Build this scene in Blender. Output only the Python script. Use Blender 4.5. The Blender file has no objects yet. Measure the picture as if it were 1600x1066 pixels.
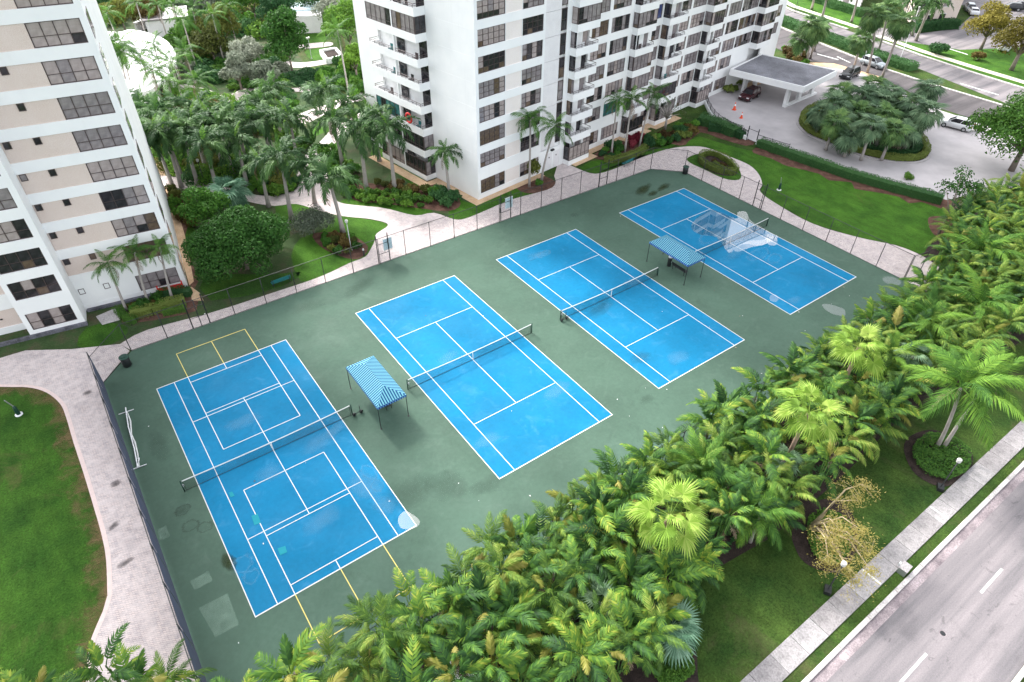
import bpy, math, random
from math import sin, cos, pi, radians as R, atan2, hypot, sqrt
from mathutils import Vector, Matrix, noise
rnd = random.Random(7)
scene = bpy.context.scene
col = scene.collection

# ------------------------------------------------------------------ camera, sky, sun, exposure
cam = bpy.data.cameras.new('camera'); camo = bpy.data.objects.new('camera', cam); col.objects.link(camo)
camo.location = (0.9703, -24.2848, 38.003); camo.rotation_euler = (0.8691, -0.01, -0.6239)
cam.sensor_width = 36; cam.sensor_fit = 'HORIZONTAL'; cam.lens = 1018.85/1600*36; cam.clip_start = .5; cam.clip_end = 3000
scene.camera = camo
SUN_EL, SUN_AZ = R(40), R(-4)            # sun stands beyond the towers (+Y), azimuth measured from +Y towards +X
world = bpy.data.worlds.new('World'); scene.world = world; world.use_nodes = True
wn = world.node_tree.nodes; wl = world.node_tree.links
bg = wn['Background']; sky = wn.new('ShaderNodeTexSky'); sky.sky_type = 'NISHITA'; sky.sun_disc = False
sky.sun_elevation = SUN_EL; sky.sun_rotation = SUN_AZ; sky.air_density = 1.2; sky.dust_density = 4.0; sky.ozone_density = 1.0
hs = wn.new('ShaderNodeHueSaturation'); hs.inputs['Saturation'].default_value = .22
wl.new(sky.outputs[0], hs.inputs['Color']); wl.new(hs.outputs[0], bg.inputs['Color']); bg.inputs['Strength'].default_value = .15
sun = bpy.data.lights.new('sun', 'SUN'); suno = bpy.data.objects.new('sun', sun); col.objects.link(suno)
sun.energy = 1.1; sun.angle = R(7); sun.color = (1, .96, .9)
dirv = Vector((sin(SUN_AZ)*cos(SUN_EL), cos(SUN_AZ)*cos(SUN_EL), sin(SUN_EL)))
suno.rotation_euler = dirv.to_track_quat('Z', 'Y').to_euler(); suno.location = (20, 20, 80)
vs = scene.view_settings; vs.view_transform = 'Standard'; vs.look = 'None'; vs.gamma = 1; vs.use_curve_mapping = False
vs.exposure = 1.95
scene.cycles.max_bounces = 6; scene.cycles.diffuse_bounces = 3; scene.cycles.transparent_max_bounces = 12

# ------------------------------------------------------------------ mesh helper
class MB:
    def __init__(s): s.v = []; s.f = []; s.m = []
    def add(s, vs, fs, mi=0):
        n = len(s.v); s.v += [tuple(p) for p in vs]
        for f in fs: s.f.append(tuple(n+i for i in f)); s.m.append(mi)
        return s
    def box(s, x0, x1, y0, y1, z0, z1, mi=0):
        return s.add([(x0,y0,z0),(x1,y0,z0),(x1,y1,z0),(x0,y1,z0),(x0,y0,z1),(x1,y0,z1),(x1,y1,z1),(x0,y1,z1)],
              [(0,3,2,1),(4,5,6,7),(0,1,5,4),(1,2,6,5),(2,3,7,6),(3,0,4,7)], mi)
    def quad(s, a, b, c, d, mi=0): return s.add([a,b,c,d], [(0,1,2,3)], mi)
    def prism(s, poly, z0, z1, mi=0, side=None):
        poly = ccw(poly); n = len(poly)
        s.add([(p[0],p[1],z1) for p in poly], [tuple(range(n))], mi)
        s.add([(p[0],p[1],z0) for p in poly]+[(p[0],p[1],z1) for p in poly],
              [(i,(i+1)%n,n+(i+1)%n,n+i) for i in range(n)], mi if side is None else side)
        return s
    def sheet(s, poly, z, mi=0):
        poly = ccw(poly); return s.add([(p[0],p[1],z) for p in poly], [tuple(range(len(poly)))], mi)
    def tube(s, pts, rad, n=8, mi=0, cap=True):
        pts = [Vector(p) for p in pts]
        if not hasattr(rad, '__len__'): rad = [rad]*len(pts)
        rings = []
        for i, p in enumerate(pts):
            t = (pts[min(i+1,len(pts)-1)]-pts[max(i-1,0)]).normalized()
            a = t.cross(Vector((0,0,1)) if abs(t.z) < .95 else Vector((1,0,0))).normalized(); b = t.cross(a)
            rings.append([p+rad[i]*(cos(2*pi*k/n)*a+sin(2*pi*k/n)*b) for k in range(n)])
        base = [q for r in rings for q in r]
        fs = [(i*n+k, i*n+(k+1)%n, (i+1)*n+(k+1)%n, (i+1)*n+k) for i in range(len(pts)-1) for k in range(n)]
        if cap: fs += [tuple(range(n))[::-1], tuple((len(pts)-1)*n+k for k in range(n))]
        return s.add(base, [f[::-1] for f in fs], mi)
    def bar(s, a, b, w, mi=0): return s.tube([a,b], w*.7, 4, mi)
    def lathe(s, prof, n=14, c=(0,0,0), mi=0):
        vs = [(c[0]+r*cos(2*pi*k/n), c[1]+r*sin(2*pi*k/n), c[2]+z) for r, z in prof for k in range(n)]
        fs = [(i*n+k, i*n+(k+1)%n, (i+1)*n+(k+1)%n, (i+1)*n+k) for i in range(len(prof)-1) for k in range(n)]
        fs.append(tuple((len(prof)-1)*n+k for k in range(n)))
        return s.add(vs, fs, mi)
    def mesh(s, name, mats, smooth=False):
        me = bpy.data.meshes.new(name); me.from_pydata(s.v, [], s.f)
        if not isinstance(mats, (list, tuple)): mats = [mats]
        for m in mats: me.materials.append(m)
        if len(mats) > 1: me.polygons.foreach_set('material_index', s.m)
        if smooth: me.polygons.foreach_set('use_smooth', [True]*len(s.f))
        me.update(); return me
    def build(s, name, mats, parent=None, smooth=False):
        return obj(name, s.mesh(name, mats, smooth), parent)
def ccw(p):
    a = sum(p[i][0]*p[(i+1)%len(p)][1]-p[(i+1)%len(p)][0]*p[i][1] for i in range(len(p)))
    return list(p) if a > 0 else list(p)[::-1]
def obj(name, me, parent=None, loc=None, rot=None, scale=None):
    o = bpy.data.objects.new(name, me); col.objects.link(o)
    if parent is not None: o.parent = parent
    if loc is not None: o.location = loc
    if rot is not None: o.rotation_euler = rot
    if scale is not None: o.scale = (scale,)*3 if not hasattr(scale, '__len__') else scale
    return o
def tag(o, label=None, cat=None, group=None, kind=None):
    if label: o['label'] = label
    if cat: o['category'] = cat
    if group: o['group'] = group
    if kind: o['kind'] = kind
    return o
def thing(name, loc=(0,0,0), rz=0, label=None, cat=None, group=None):
    if len(loc) == 2: loc = (loc[0], loc[1], 0)
    o = bpy.data.objects.new(name, None); o.empty_display_size = .3; col.objects.link(o)
    o.location = loc; o.rotation_euler = (0,0,rz); return tag(o, label, cat, group)
def copy_tree(o, parent=None):
    c = o.copy(); col.objects.link(c)
    if parent is not None: c.parent = parent
    for ch in list(o.children): copy_tree(ch, c)
    return c
def struct(name, mb, m): return tag(mb.build(name, m), kind='structure')
def smooth_poly(pts, n=4, closed=True):
    out = []; N = len(pts)
    for i in range(N if closed else N-1):
        p0, p1, p2, p3 = [pts[(i+k-1) % N] if closed else pts[min(max(i+k-1,0),N-1)] for k in range(4)]
        for j in range(n):
            t = j/n
            out.append(tuple(.5*((2*p1[c])+(-p0[c]+p2[c])*t+(2*p0[c]-5*p1[c]+4*p2[c]-p3[c])*t*t+(-p0[c]+3*p1[c]-3*p2[c]+p3[c])*t**3) for c in (0,1)))
    if not closed: out.append(tuple(pts[-1][:2]))
    return out
def inside(p, poly):
    x, y = p; r = False; j = len(poly)-1
    for i in range(len(poly)):
        xi, yi = poly[i][:2]; xj, yj = poly[j][:2]
        if (yi > y) != (yj > y) and x < (xj-xi)*(y-yi)/(yj-yi)+xi: r = not r
        j = i
    return r
def offset(poly, d):
    poly = ccw(poly); n = len(poly); out = []
    for i in range(n):
        a, b, c = poly[i-1], poly[i], poly[(i+1)%n]
        t = Vector((c[0]-a[0], c[1]-a[1])); t.normalize()
        out.append((b[0]+t.y*d, b[1]-t.x*d))
    return out

# ------------------------------------------------------------------ materials
def lin(c):  # sRGB 0-255 to linear
    return tuple((x/255/12.92 if x/255 <= .04045 else ((x/255+.055)/1.055)**2.4) for x in c)
class NT:
    def __init__(s, name):
        s.m = bpy.data.materials.new(name); s.m.use_nodes = True; s.t = s.m.node_tree; s.n = s.t.nodes; s.l = s.t.links
        s.p = s.n['Principled BSDF']; s.out = s.n['Material Output']
        s.tc = s.n.new('ShaderNodeTexCoord').outputs['Object']
    def noise(s, scale, detail=4, rough=.55, vec=None, dist=0):
        n = s.n.new('ShaderNodeTexNoise'); n.inputs['Scale'].default_value = scale; n.inputs['Detail'].default_value = detail
        n.inputs['Roughness'].default_value = rough; n.inputs['Distortion'].default_value = dist
        s.l.new(vec or s.tc, n.inputs['Vector']); return n.outputs['Fac']
    def ramp(s, fac, stops):
        r = s.n.new('ShaderNodeValToRGB'); e = r.color_ramp.elements
        while len(e) < len(stops): e.new(.5)
        for i, (p, c) in enumerate(stops): e[i].position = p; e[i].color = (*c, 1) if len(c) == 3 else c
        s.l.new(fac, r.inputs[0]); return r.outputs[0]
    def mix(s, fac, a, b, mode='MIX'):
        n = s.n.new('ShaderNodeMix'); n.data_type = 'RGBA'; n.blend_type = mode
        for inp, v in ((n.inputs[0], fac), (n.inputs[6], a), (n.inputs[7], b)):
            if hasattr(v, 'is_linked'): s.l.new(v, inp)
            elif hasattr(v, '__len__'): inp.default_value = (*v, 1) if len(v) == 3 else v
            else: inp.default_value = v
        return n.outputs[2]
    def math(s, op, a, b=None):
        n = s.n.new('ShaderNodeMath'); n.operation = op
        for i, v in enumerate((a, b)):
            if v is None: continue
            if hasattr(v, 'is_linked'): s.l.new(v, n.inputs[i])
            else: n.inputs[i].default_value = v
        return n.outputs[0]
    def sep(s):
        n = s.n.new('ShaderNodeSeparateXYZ'); s.l.new(s.tc, n.inputs[0]); return n.outputs
    def mapping(s, scale=(1,1,1), rot=(0,0,0)):
        n = s.n.new('ShaderNodeMapping'); n.inputs['Scale'].default_value = scale; n.inputs['Rotation'].default_value = rot
        s.l.new(s.tc, n.inputs[0]); return n.outputs[0]
    def color(s, c, rough=.7, spec=.3, metal=0):
        if hasattr(c, 'is_linked'): s.l.new(c, s.p.inputs['Base Color'])
        else: s.p.inputs['Base Color'].default_value = (*c, 1)
        if hasattr(rough, 'is_linked'): s.l.new(rough, s.p.inputs['Roughness'])
        else: s.p.inputs['Roughness'].default_value = rough
        s.p.inputs['Specular IOR Level'].default_value = spec; s.p.inputs['Metallic'].default_value = metal
        return s
    def bump(s, h, strength=.3, dist=.02):
        b = s.n.new('ShaderNodeBump'); b.inputs['Strength'].default_value = strength; b.inputs['Distance'].default_value = dist
        s.l.new(h, b.inputs['Height']); s.l.new(b.outputs[0], s.p.inputs['Normal']); return s
def plain(name, c, rough=.6, spec=.4, metal=0, var=.25, scale=3):
    t = NT(name); f = t.noise(scale, 5)
    t.color(t.mix(f, tuple(x*(1-var) for x in c), tuple(min(1, x*(1+var)) for x in c)), rough, spec, metal); return t.m
def mottled(name, stops, scale, fine=None, rough=.8, bump=0, spec=.25):
    t = NT(name); c = t.ramp(t.noise(scale, 6, .6), stops)
    if fine:
        g = t.noise(fine, 3, .7); c = t.mix(.55, c, t.ramp(g, [(.3,(.25,)*3),(.72,(.95,)*3)]), 'OVERLAY')
        if bump: t.bump(g, bump, .03)
    t.color(c, rough, spec); return t.m
def leafmat(name, stops, trans=.28, rough=.62, spec=.22, big=None):
    """leaf colour varies from leaf to leaf and from plant to plant"""
    t = NT(name); geo = t.n.new('ShaderNodeNewGeometry'); oi = t.n.new('ShaderNodeObjectInfo')
    f = t.math('ADD', t.math('MULTIPLY', geo.outputs['Random Per Island'], .38), t.math('MULTIPLY', oi.outputs['Random'], .62))
    c = t.ramp(f, stops)
    t.color(c, rough, spec)
    tr = t.n.new('ShaderNodeBsdfTranslucent'); t.l.new(c, tr.inputs[0])
    mx = t.n.new('ShaderNodeMixShader'); mx.inputs[0].default_value = trans
    t.l.new(t.p.outputs[0], mx.inputs[1]); t.l.new(tr.outputs[0], mx.inputs[2]); t.l.new(mx.outputs[0], t.out.inputs[0])
    return t.m
def discmat(name, c, op, ring=False):
    """soft edged mark on a unit disc"""
    t = NT(name); t.color(c, .8, .15); n = t.n.new('ShaderNodeVectorMath'); n.operation = 'LENGTH'; t.l.new(t.tc, n.inputs[0])
    oi = t.n.new('ShaderNodeObjectInfo'); w4 = t.n.new('ShaderNodeTexNoise'); w4.noise_dimensions = '4D'; w4.inputs['Scale'].default_value = 1.7; w4.inputs['Detail'].default_value = 5; w4.inputs['Roughness'].default_value = .65
    t.l.new(t.tc, w4.inputs['Vector']); t.l.new(t.math('MULTIPLY', oi.outputs['Random'], 40), w4.inputs['W'])
    r = t.math('ADD', n.outputs['Value'], t.math('MULTIPLY', t.math('SUBTRACT', w4.outputs['Fac'], .5), .9))
    f = t.ramp(r, [(.42,(op*.12,)*3),(.55,(op,)*3),(.66,(0,0,0))] if ring else [(.1,(op,)*3),(.45,(op*.55,)*3),(.68,(0,0,0))])
    tr = t.n.new('ShaderNodeBsdfTransparent'); mx = t.n.new('ShaderNodeMixShader'); t.l.new(f, mx.inputs[0])
    t.l.new(tr.outputs[0], mx.inputs[1]); t.l.new(t.p.outputs[0], mx.inputs[2]); t.l.new(mx.outputs[0], t.out.inputs[0]); return t.m
def wiremat(name, c, pitch, w, diag=True):
    """open wire or cord mesh: real holes between the wires"""
    t = NT(name); o = t.sep()
    a = t.math('ADD', o[0], o[2]) if diag else o[0]; b = t.math('SUBTRACT', o[0], o[2]) if diag else o[2]
    f1 = t.math('LESS_THAN', t.math('FRACT', t.math('DIVIDE', a, pitch)), w); f2 = t.math('LESS_THAN', t.math('FRACT', t.math('DIVIDE', b, pitch)), w)
    f = t.math('MAXIMUM', f1, f2); t.color(c, .5, .3)
    tr = t.n.new('ShaderNodeBsdfTransparent'); mx = t.n.new('ShaderNodeMixShader'); t.l.new(f, mx.inputs[0])
    t.l.new(tr.outputs[0], mx.inputs[1]); t.l.new(t.p.outputs[0], mx.inputs[2]); t.l.new(mx.outputs[0], t.out.inputs[0]); return t.m

def grassmat(name, a, b, dry, dryamt, mow=0.0):
    t = NT(name)
    c = t.mix(t.ramp(t.noise(.35, 5, .6), [(.35,(0,0,0)),(.65,(1,1,1))]), a, b)
    c = t.mix(.9, c, t.ramp(t.noise(7, 5, .85), [(.30,(.16,)*3),(.70,(.88,)*3)]), 'OVERLAY')
    c = t.mix(.5, c, t.ramp(t.noise(1.3, 4, .7, t.mapping((1,.35,1),(0,0,R(-25)))), [(.3,(.28,)*3),(.7,(.72,)*3)]), 'OVERLAY')
    c = t.mix(t.ramp(t.noise(.16, 7, .72, dist=.6), [(dryamt,(0,0,0)),(dryamt+.16,(.75,)*3)]), c, dry)
    t.color(c, .9, .12).bump(t.noise(14, 3, .8), .9, .06); return t.m
M = {}
M['lawn'] = grassmat('lawn_grass', (0.022,0.068,0.008), (0.046,0.115,0.013), (0.120,0.097,0.041), .58)
M['verge'] = grassmat('verge_grass', (0.022,0.053,0.010), (0.051,0.090,0.017), (0.092,0.083,0.041), .53)
M['garden_grass'] = grassmat('garden_grass', (0.028,0.085,0.008), (0.055,0.138,0.014), (0.092,0.101,0.028), .66)
M['ground'] = mottled('planted_ground', [(.3,(.020,.040,.012)),(.5,(.035,.065,.02)),(.7,(.07,.055,.035))], .5, 6, .95, .6)
M['mulch'] = mottled('bark_mulch', [(.3,(.050,.026,.018)),(.55,(.11,.055,.04)),(.75,(.17,.10,.075))], 1.2, 14, .95, .8)
M['soil'] = mottled('dark_soil', [(.3,(.018,.013,.012)),(.7,(.05,.035,.03))], 1.5, 12, .95, .7)

def courtmat(name, c, lo, hi, stain):
    t = NT(name)
    v = t.ramp(t.noise(.11, 5, .6), [(.3,(lo,)*3),(.7,(hi,)*3)])
    k = t.mix(1, c, v, 'MULTIPLY')
    k = t.mix(t.ramp(t.noise(.55, 7, .65, dist=1.2), [(.55,(0,0,0)),(.85,(stain,)*3)]), k, tuple(min(1,x*1.25+.09) for x in c))
    k = t.mix(t.ramp(t.noise(.23, 6, .6, dist=2.2), [(.60,(0,0,0)),(.66,(.16,)*3),(.69,(0,0,0))]), k, tuple(x*.5 for x in c))
    k = t.mix(.35, k, t.ramp(t.noise(3.2, 6, .75), [(.3,(.38,)*3),(.7,(.62,)*3)]), 'OVERLAY')
    t.color(k, t.ramp(t.noise(.3, 4), [(.3,(.6,)*3),(.7,(.85,)*3)]), .12).bump(t.noise(60, 2), .15, .005); return t.m
M['court_green'] = courtmat('green_acrylic', (0.064,0.111,0.083), .82, 1.2, .20)
M['court_blue'] = courtmat('blue_acrylic', (.006,.165,.325), .76, 1.18, .40)
M['line'] = plain('white_line_paint', (0.626,0.635,0.626), .7, .2, 0, .08, 2)
M['yellow'] = plain('yellow_line_paint', (.66,.55,.17), .7, .2, 0, .12, 2)
def pavermat(name, ang):
    t = NT(name)
    b = t.n.new('ShaderNodeTexBrick'); b.inputs['Scale'].default_value = 1; b.inputs['Brick Width'].default_value = .22; b.inputs['Row Height'].default_value = .11
    b.inputs['Mortar Size'].default_value = .010; b.inputs['Color1'].default_value = (.60,.51,.49,1); b.inputs['Color2'].default_value = (.42,.38,.40,1)
    b.inputs['Mortar'].default_value = (.22,.19,.19,1); b.inputs['Bias'].default_value = -.15
    t.l.new(t.mapping((1,1,1), (0,0,ang)), b.inputs['Vector'])
    c = t.mix(t.ramp(t.noise(1.6, 7, .75), [(.38,(0,0,0)),(.62,(.8,)*3)]), b.outputs['Color'], (.64,.565,.55))
    c = t.mix(t.ramp(t.noise(.33, 6, .65, dist=.8), [(.52,(0,0,0)),(.75,(.45,)*3)]), c, (.25,.22,.235))
    t.color(c, .85, .2).bump(b.outputs['Fac'], -.4, .01); return t.m
M['paver'] = pavermat('pink_pavers', R(45))
M['paver_edge'] = plain('paver_border', (.66,.53,.50), .85, .2, 0, .15, 4)
M['tanpath'] = mottled('tan_concrete', [(.3,(.42,.28,.17)),(.7,(.58,.42,.28))], .8, 20, .9)
M['drive'] = mottled('pale_concrete', [(.25,(0.331,0.313,0.322)),(.5,(0.423,0.396,0.405)),(.75,(0.506,0.478,0.488))], .22, None, .85)
M['concrete'] = mottled('grey_concrete', [(.25,(0.276,0.258,0.258)),(.5,(0.386,0.359,0.359)),(.75,(0.478,0.442,0.442))], .6, 9, .9)
M['kerb'] = mottled('kerb_concrete', [(.3,(0.331,0.313,0.304)),(.7,(0.534,0.497,0.488))], .7, 8, .9)
M['gutter'] = mottled('gutter_concrete', [(.35,(.12,.10,.11)),(.65,(.33,.28,.29))], .5, 10, .9)
def roadmat(name, base, streak):
    t = NT(name)
    c = t.mix(t.ramp(t.noise(.5, 5, .6, t.mapping((.08,1.3,1))), [(.38,(0,0,0)),(.62,(1,1,1))]), base, streak)
    c = t.mix(t.ramp(t.noise(.25, 6, .7, dist=1.0), [(.55,(0,0,0)),(.75,(.5,)*3)]), c, tuple(x*.62 for x in base))
    c = t.mix(.5, c, t.ramp(t.noise(12, 4, .8), [(.3,(.3,)*3),(.7,(.7,)*3)]), 'OVERLAY')
    c = t.mix(t.ramp(t.noise(.8, 8, .7, dist=1.5), [(.60,(0,0,0)),(.66,(.5,)*3),(.70,(0,0,0))]), c, tuple(x*.45 for x in base))
    t.color(c, .85, .25).bump(t.noise(40, 2), .3, .01); return t.m
M['asphalt'] = roadmat('worn_asphalt', (0.124,0.117,0.125), (0.235,0.212,0.219))
M['asphalt_dark'] = roadmat('dark_asphalt', (0.069,0.063,0.066), (0.115,0.103,0.107))
t = NT('white_stucco'); _c = t.ramp(t.noise(.35, 5), [(.25,(.80,.81,.82)),(.75,(.89,.89,.89))])
_c = t.mix(t.ramp(t.noise(1.0, 6, .7, t.mapping((.9,.9,.07))), [(.55,(0,0,0)),(.85,(.22,)*3)]), _c, (.60,.61,.62))
t.color(_c, .85, .2).bump(t.noise(30, 2), .1, .02); M['white'] = t.m
M['panel'] = mottled('pale_stucco_panel', [(.25,(.66,.64,.66)),(.75,(.78,.76,.77))], .8, 22, .9, .15)
M['cream'] = mottled('cream_stucco', [(.25,(.74,.665,.63)),(.75,(.82,.75,.72))], .4, 30, .9, .1)
M['beige'] = mottled('beige_stucco', [(.25,(.60,.48,.43)),(.75,(.68,.565,.51))], .4, 30, .9, .1)
M['bronze'] = plain('bronze_frame', (.085,.062,.062), .4, .5, .3, .2, 8)
M['frame_grey'] = plain('grey_frame', (.25,.23,.24), .4, .5, .3, .2, 8)
M['black'] = plain('black_metal', (.020,.022,.024), .45, .5, .2, .3, 6)
M['darkgreen'] = plain('dark_green_metal', (.012,.05,.035), .45, .5, .1, .3, 6)
M['galv'] = plain('galvanised_steel', (.42,.43,.45), .4, .5, .7, .15, 8)
M['whitemetal'] = plain('white_metal', (.74,.75,.77), .45, .4, 0, .08, 6)
M['teal'] = plain('teal_paint', (.01,.16,.17), .5, .4, 0, .25, 6)
M['boardblue'] = plain('pale_blue_board', (.58,.72,.78), .6, .3, 0, .08, 3)
M['orange'] = plain('orange_plastic', (.75,.09,.03), .5, .4, 0, .15, 5)
M['red'] = plain('red_paint', (.60,.02,.02), .5, .4, 0, .2, 4)
M['wood'] = plain('weathered_bark', (.21,.175,.15), .9, .2, 0, .35, 2)
M['palmbark'] = plain('grey_palm_bark', (.34,.31,.29), .9, .2, 0, .3, 1.5)
M['tanbark'] = plain('tan_palm_bark', (.30,.215,.165), .9, .2, 0, .35, 2.5)
M['shaft'] = plain('green_crownshaft', (.10,.21,.05), .5, .4, 0, .2, 3)
M['interior'] = plain('dark_interior', (.018,.016,.017), .9, .1, 0, .3, 1)
def glassmat(name, c, c2, sc=1.4, rough=.06):
    t = NT(name); t.color(t.mix(t.ramp(t.noise(sc, 4), [(.35,(0,0,0)),(.65,(1,1,1))]), c, c2), rough, .55); return t.m
M['gl_blind'] = glassmat('glass_over_blinds', (0.297,0.250,0.243), (0.432,0.371,0.358))
M['gl_blind2'] = glassmat('glass_over_grey_blinds', (0.189,0.169,0.176), (0.311,0.277,0.284))
M['gl_dark'] = glassmat('dark_glass', (.014,.014,.017), (.045,.042,.048))
M['gl_brown'] = glassmat('glass_over_curtains', (.085,.058,.042), (.16,.115,.085))
M['gl_blue'] = glassmat('blue_tinted_glass', (.045,.06,.16), (.09,.11,.24))
M['gl_teal'] = glassmat('teal_tinted_glass', (.03,.10,.10), (.07,.20,.19))
t = NT('puddle_water'); t.color((.25,.27,.28), .03, .5); t.p.inputs['IOR'].default_value = 1.9
_tr = t.n.new('ShaderNodeBsdfTransparent'); _g = t.n.new('ShaderNodeBsdfGlossy'); _g.inputs['Roughness'].default_value = .015
_mx = t.n.new('ShaderNodeMixShader')
_mx.inputs[0].default_value = .22; t.l.new(_tr.outputs[0], _mx.inputs[1]); t.l.new(_g.outputs[0], _mx.inputs[2]); t.l.new(_mx.outputs[0], t.out.inputs[0])
M['puddle'] = t.m
M['puddle_thin'] = t.m.copy(); M['puddle_thin'].name = 'thin_puddle_water'
for _n in M['puddle_thin'].node_tree.nodes:
    if _n.type == 'MIX_SHADER': _n.inputs[0].default_value = .12
def stainmat(name, c, op):
    t = NT(name); t.color(c, .8, .2); tr = t.n.new('ShaderNodeBsdfTransparent'); mx = t.n.new('ShaderNodeMixShader')
    t.l.new(t.ramp(t.noise(1.6, 6, .7), [(.3,(op*.25,)*3),(.7,(op,)*3)]), mx.inputs[0])
    t.l.new(tr.outputs[0], mx.inputs[1]); t.l.new(t.p.outputs[0], mx.inputs[2]); t.l.new(mx.outputs[0], t.out.inputs[0]); return t.m
M['stain_pale'] = stainmat('dried_mineral_stain', (.55,.62,.66), .55)
M['stain_dark'] = stainmat('damp_algae_stain', (.035,.055,.02), .85)
M['patch'] = stainmat('repair_patch', (.22,.33,.26), .55)
M['wire'] = wiremat('black_chain_link', (.015,.016,.017), .06, .085)
M['netcord'] = wiremat('black_net_cord', (.012,.013,.016), .045, .16, False)
M['screen'] = plain('windscreen_cloth', (.075,.085,.125), .8, .2, 0, .25, 1.5)
# leaves
M['royal'] = leafmat('royal_palm_leaf', [(.15,(0.029,0.072,0.026)),(.5,(0.055,0.124,0.039)),(.85,(0.098,0.195,0.052))], .22)
M['coco'] = leafmat('palm_leaf', [(.15,(0.029,0.086,0.016)),(.5,(0.063,0.161,0.025)),(.85,(0.115,0.241,0.034))], .25)
M['hedgeleaf'] = leafmat('hedge_palm_leaf', [(.10,(0.016,0.050,0.015)),(.38,(0.040,0.110,0.022)),(.62,(0.084,0.185,0.025)),(.80,(0.157,0.263,0.029)),(.95,(0.302,0.347,0.050))], .25)
M['arecaleaf'] = leafmat('areca_leaf', [(.12,(0.039,0.094,0.020)),(.45,(0.094,0.182,0.029)),(.7,(0.176,0.275,0.039)),(.92,(0.297,0.352,0.077))], .28)
M['limeleaf'] = leafmat('lime_fan_leaf', [(.15,(0.132,0.240,0.030)),(.5,(0.228,0.372,0.048)),(.85,(0.396,0.504,0.120))], .3)
M['silverfan'] = leafmat('silver_fan_leaf', [(.15,(0.053,0.128,0.075)),(.5,(0.112,0.232,0.143)),(.85,(0.240,0.390,0.270))], .2)
M['fan'] = leafmat('fan_palm_leaf', [(.15,(.058,.108,.058)),(.5,(.108,.188,.098)),(.85,(.21,.31,.17))], .2, .6, .2)
M['greenfan'] = leafmat('green_fan_leaf', [(.15,(0.045,0.101,0.034)),(.5,(0.090,0.179,0.054)),(.85,(0.179,0.291,0.090))], .2)
M['deadleaf'] = leafmat('dead_palm_leaf', [(.15,(.09,.062,.042)),(.5,(.19,.135,.09)),(.85,(.36,.28,.21))], .15, .8, .15)
M['yellowleaf'] = leafmat('yellowing_palm_leaf', [(.15,(.11,.14,.02)),(.5,(.20,.21,.035)),(.85,(.31,.28,.08))], .25)
def lm(name, a, b, c): M[name] = leafmat(name+'_leaf', [(.15,a),(.5,b),(.85,c)], .25, .7, .15)
lm('ficus', (0.030,0.090,0.018), (0.063,0.173,0.027), (0.128,0.285,0.038))
lm('olive', (0.058,0.075,0.021), (0.111,0.130,0.029), (0.195,0.215,0.046))
lm('mustard', (.070,.064,.012), (.14,.122,.02), (.22,.19,.035))
lm('greyleaf', (0.081,0.106,0.075), (0.163,0.194,0.144), (0.325,0.350,0.275))
lm('freshleaf', (0.040,0.109,0.021), (0.086,0.196,0.029), (0.161,0.299,0.040))
lm('hedgegreen', (0.024,0.074,0.029), (0.046,0.126,0.042), (0.084,0.192,0.060))
lm('limehedge', (.055,.095,.02), (.12,.17,.035), (.22,.28,.07))
lm('redleaf', (.10,.008,.02), (.19,.02,.04), (.30,.06,.08))
lm('bronzeleaf', (.055,.035,.015), (.11,.075,.025), (.17,.13,.04))
lm('goldtwig', (.16,.135,.03), (.25,.21,.05), (.33,.29,.10))

# ================================================================== the ground
struct('ground', MB().sheet([(-500,-500),(900,-500),(900,900),(-500,900)], -.02), M['verge'])
struct('garden_bed', MB().sheet([(-40,31),(66,31),(66,34),(40,37),(36,60),(60,200),(-60,200),(-40,60)], 0), M['ground'])
LAWNS = []
def lawn(poly, m='garden_grass', z=.006, n=3):
    p = smooth_poly(poly, n) if n else poly
    LAWNS.append(p); return struct('lawn', MB().sheet(p, z), M[m])
lawn([(-21.22, 43.41), (-14.67, 34.91), (-10.41, 31.63), (-8.49, 30.19), (-7.3, 28.61), (-6.55, 26.31), (-6.4, 24.24), (-6.38, 21.41), (-6.29, 17.99), (-6.23, 14.21), (-6.26, 11.14), (-6.43, 8.97), (-6.79, 6.83), (-7.2, 5.6), (-7.92, 4.45), (-8.31, 3.58), (-8.87, 1.19), (-15.82, -0.04), (-23.38, 5.37)], 'lawn', .006, 0)
lawn([(70.17, 32.72), (72.88, 31.76), (74.41, 30.07), (74.71, 26.58), (74.78, 23.39), (73.65, 20.93), (71.16, 18.28), (69.48, 17.36), (68.78, 14.26), (68.3, 9.03), (69.87, 4.32), (71.9, 0.94), (72.34, -1.74), (77.81, -1.36), (86.21, 0.27), (86.41, 2.84), (84.71, 6.63), (82.08, 12.9), (80.48, 19.46), (78.81, 25.52), (77.08, 30.87), (76.51, 33.71), (73.44, 33.36)], 'garden_grass', .006, 0)
lawn([(66.89, 33.19), (70.34, 33.12), (75.2, 34.61), (78.21, 34.5), (72.54, 33.98), (66.31, 34.09), (59.26, 32.9), (56.04, 33.06), (55.36, 35.35), (58.23, 36.2), (60.27, 35.27)], 'garden_grass', .008, 2)
lawn([(34.22, 33.92), (35.93, 32.91), (38.56, 33.1), (43, 33.46), (48.59, 33.02), (49.98, 33.74), (49.54, 36.21), (45.25, 36.58), (39.37, 35), (37.84, 37.62), (37.54, 40.87), (36, 42.97), (36.05, 36.91)], 'garden_grass', .008, 2)
lawn([(24.24, 41.74), (26.65, 39.17), (27.76, 37.51), (27.85, 36.57), (27.22, 36.15), (25.89, 35.56), (25.04, 34.34), (22.82, 32.14), (20.91, 31.98), (17.46, 31.38), (15.57, 31.74), (16.54, 36.81), (18.76, 39.68), (21.04, 39.76)], 'garden_grass', .008, 2)
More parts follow.
